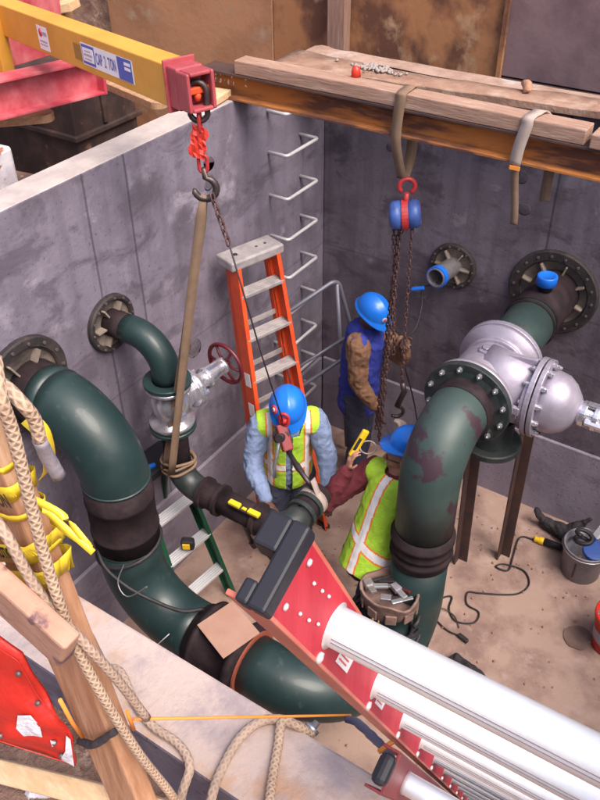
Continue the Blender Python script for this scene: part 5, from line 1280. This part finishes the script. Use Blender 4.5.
rope('rope',[(2.40,-4.575,3.80),(2.366,-4.55,3.76),(2.23,-4.45,3.49),(2.13,-4.37,3.26),(2.16,-4.355,3.242),(2.244,-4.397,3.242),(2.311,-4.416,3.242),(2.385,-4.418,3.242),(2.436,-4.443,3.242),(2.452,-4.491,3.22),(2.468,-4.541,3.14)],.0100,M['ropepale'],'dirty rope snaking over the front wall top beside the post')
rope('rope',[(2.53,-4.54,3.12),(2.521,-4.485,3.235),(2.499,-4.425,3.242),(2.486,-4.339,3.242),(2.501,-4.281,3.243),(2.54,-4.249,3.243),(2.585,-4.237,3.23)],.0105,M['ropepale'],'rope bight looped over the inner edge of the front wall, left strand')
rope('rope',[(2.60,-4.225,3.20),(2.575,-4.243,3.243),(2.545,-4.258,3.25),(2.564,-4.301,3.242),(2.597,-4.371,3.242),(2.633,-4.438,3.242),(2.66,-4.50,3.16)],.0105,M['rope'],'rope strand crossing the front wall to the right of the looped one')
t=thing('string_line',(2.39,-4.526,3.47),'taut orange string tied from the post towards the ladder','string')
MB().tube([(2.468,-4.575,3.64),(2.60,-4.24,3.30),(2.645,-4.13,3.19)],.0028,6).build('string',M['string'],t)
MB().tube([(2.434,-4.67,3.795),(2.420,-4.655,3.70),(2.410,-4.64,3.625)],.0035,8).build('orange_end',M['string'],t)
MB().tube([(2.47,-4.585,3.68),(2.466,-4.578,3.61)],.0035,8).build('orange_end',M['string'],t)
MB().tube(smoothpath([(2.391,-4.635,3.587),(2.42,-4.637,3.605),(2.441,-4.633,3.627),(2.478,-4.622,3.68)]),.0065,10).jitter(.002,50).build('knot_tape',M['blackcloth'],t)
t=thing('tie_strap',(2.79,-4.25,3.38),'dull blue grey tie knotted between string end and ladder foot cap','strap')
MB().tube(smoothpath([(2.645,-4.145,3.195),(2.68,-4.17,3.25),(2.74,-4.22,3.33),(2.80,-4.27,3.40),(2.84,-4.31,3.44)]),.009,8,rs=None).jitter(.002,40).build('strap',M['bluetape'],t)
MB().tube([(2.81,-4.33,3.50),(2.83,-4.30,3.52)],.0045,6).build('orange_flag',M['string'],t)
t=thing('anchor_bolt',(2.585,-4.215,3.19),'small steel nut and bolt sticking out at the inner edge of the front wall','bolt')
MB().lathe((2.585,-4.245,3.19),(.2,1,.3),[(0,.008),(.03,.008),(.031,.018),(.04,.018),(.041,.009),(.055,.008)],14).build('nut',M['bolt'],t)
# red vinyl pouch
b=MB();random.seed(2)
P0=[V(p) for p in ((2.27,-4.66,3.83),(2.331,-4.65,3.805),(2.348,-4.65,3.722),(2.377,-4.65,3.674),(2.39,-4.645,3.618))]
Q0=[V(p) for p in ((2.16,-4.73,3.56),(2.228,-4.72,3.564),(2.273,-4.71,3.575),(2.33,-4.68,3.547),(2.38,-4.65,3.517))]
n=20;m=12
def lerpl(L_,k):
    k*=len(L_)-1;i=min(int(k),len(L_)-2);return L_[i].lerp(L_[i+1],k-i)
for i in range(n+1):
    for j in range(m+1):
        a=lerpl(P0,i/n).lerp(lerpl(Q0,i/n),j/m);b.v.append(a+(-cf)*(.014*math.sin(PI*j/m)+.007*math.sin(j*1.1+i*.35)+.012*noise.noise(a*22))*(.45+.55*(1-i/n))+cu*(.008*noise.noise(a*16+V((5,0,0)))))
for i in range(n):
    for j in range(m):
        k=i*(m+1)+j;b.face((k,k+1,k+m+2,k+m+1),None,True)
t=thing('vinyl_pouch',(2.37,-4.69,3.57),'red vinyl pouch with torn white sticker hanging beside the post','pouch')
o=b.build('flap',M['vinyl'],t);md=o.modifiers.new('s','SOLIDIFY');md.thickness=.006
def onp(u,v_,lift=.004):
    a=lerpl(P0,u).lerp(lerpl(Q0,u),v_);return a+(-cf)*(.012*math.sin(PI*v_)*(.45+.55*(1-u))+lift+.003)
for (u,v_) in ((.30,.12),(.55,.12),(.82,.5),(.90,.78),(.45,.85)):
    MB().lathe(onp(u,v_,.001),-cf,[(0,.005),(.003,.0045),(.004,0)],12).build('rivet',M['darkbolt'],t)
b=MB()
q=[onp(.48,.42,.006),onp(.56,.30,.006),onp(.66,.34,.006),onp(.72,.50,.006),onp(.66,.56,.006),onp(.60,.66,.006),onp(.53,.60,.006)]
b.v+=q;b.face(range(7));b.v+=[onp(.78,.46,.006),onp(.84,.44,.006),onp(.82,.60,.006)];b.face((7,8,9));b.build('torn_sticker',M['paper'],t)
b=MB();b.v+=[onp(.93,.1,.007),onp(1.0,.05,.008),onp(1.0,.95,.008),onp(.90,.85,.007),onp(.94,.5,.009)];b.face(range(5));b.build('white_end',M['paper'],t)
b=MB();b.tube([onp(.05+.9*i/30,.93,.003) for i in range(31)],.0008,4);b.tube([onp(.05+.9*i/30,.05,.003) for i in range(31)],.0008,4);b.build('seam',M['bucketred'],t)
me=blob([('c',(2.114,-4.628,3.09),(2.157,-4.594,3.09),.012,.014,1,None),('c',(2.13,-4.60,3.095),(2.11,-4.60,3.085),.012,.008,1,None)],.003,2,.006,60)
tag(place(me,'paper_scrap',[M['paper']],None,V((2.13,-4.61,3.08))),'crumpled white paper scrap on the dirt under the red pouch','paper')
GR=dict(rope='ropes at the front wall and post',person='workers in the vault',stepladder='stepladders in the vault',webbing_sling='slings over the I-beam',shoring_panel='shoring sheets behind the vault',lumber_beam='timbers on the I-beam',plank='round-ended planks',large_pipe='large pipes',gate_valve='gate valves',timber_post='timbers behind the vault',lever_hoist='hoists',chain_hoist='hoists')
for o in list(bpy.data.objects):
    k=o.name.split('.')[0]
    if o.parent is None and k in GR and 'label' in o: o['group']=GR[k]
# ---------------------------------------------------------------- render defaults
S.render.engine='CYCLES';S.cycles.samples=96;S.cycles.use_denoising=True
S.cycles.max_bounces=6
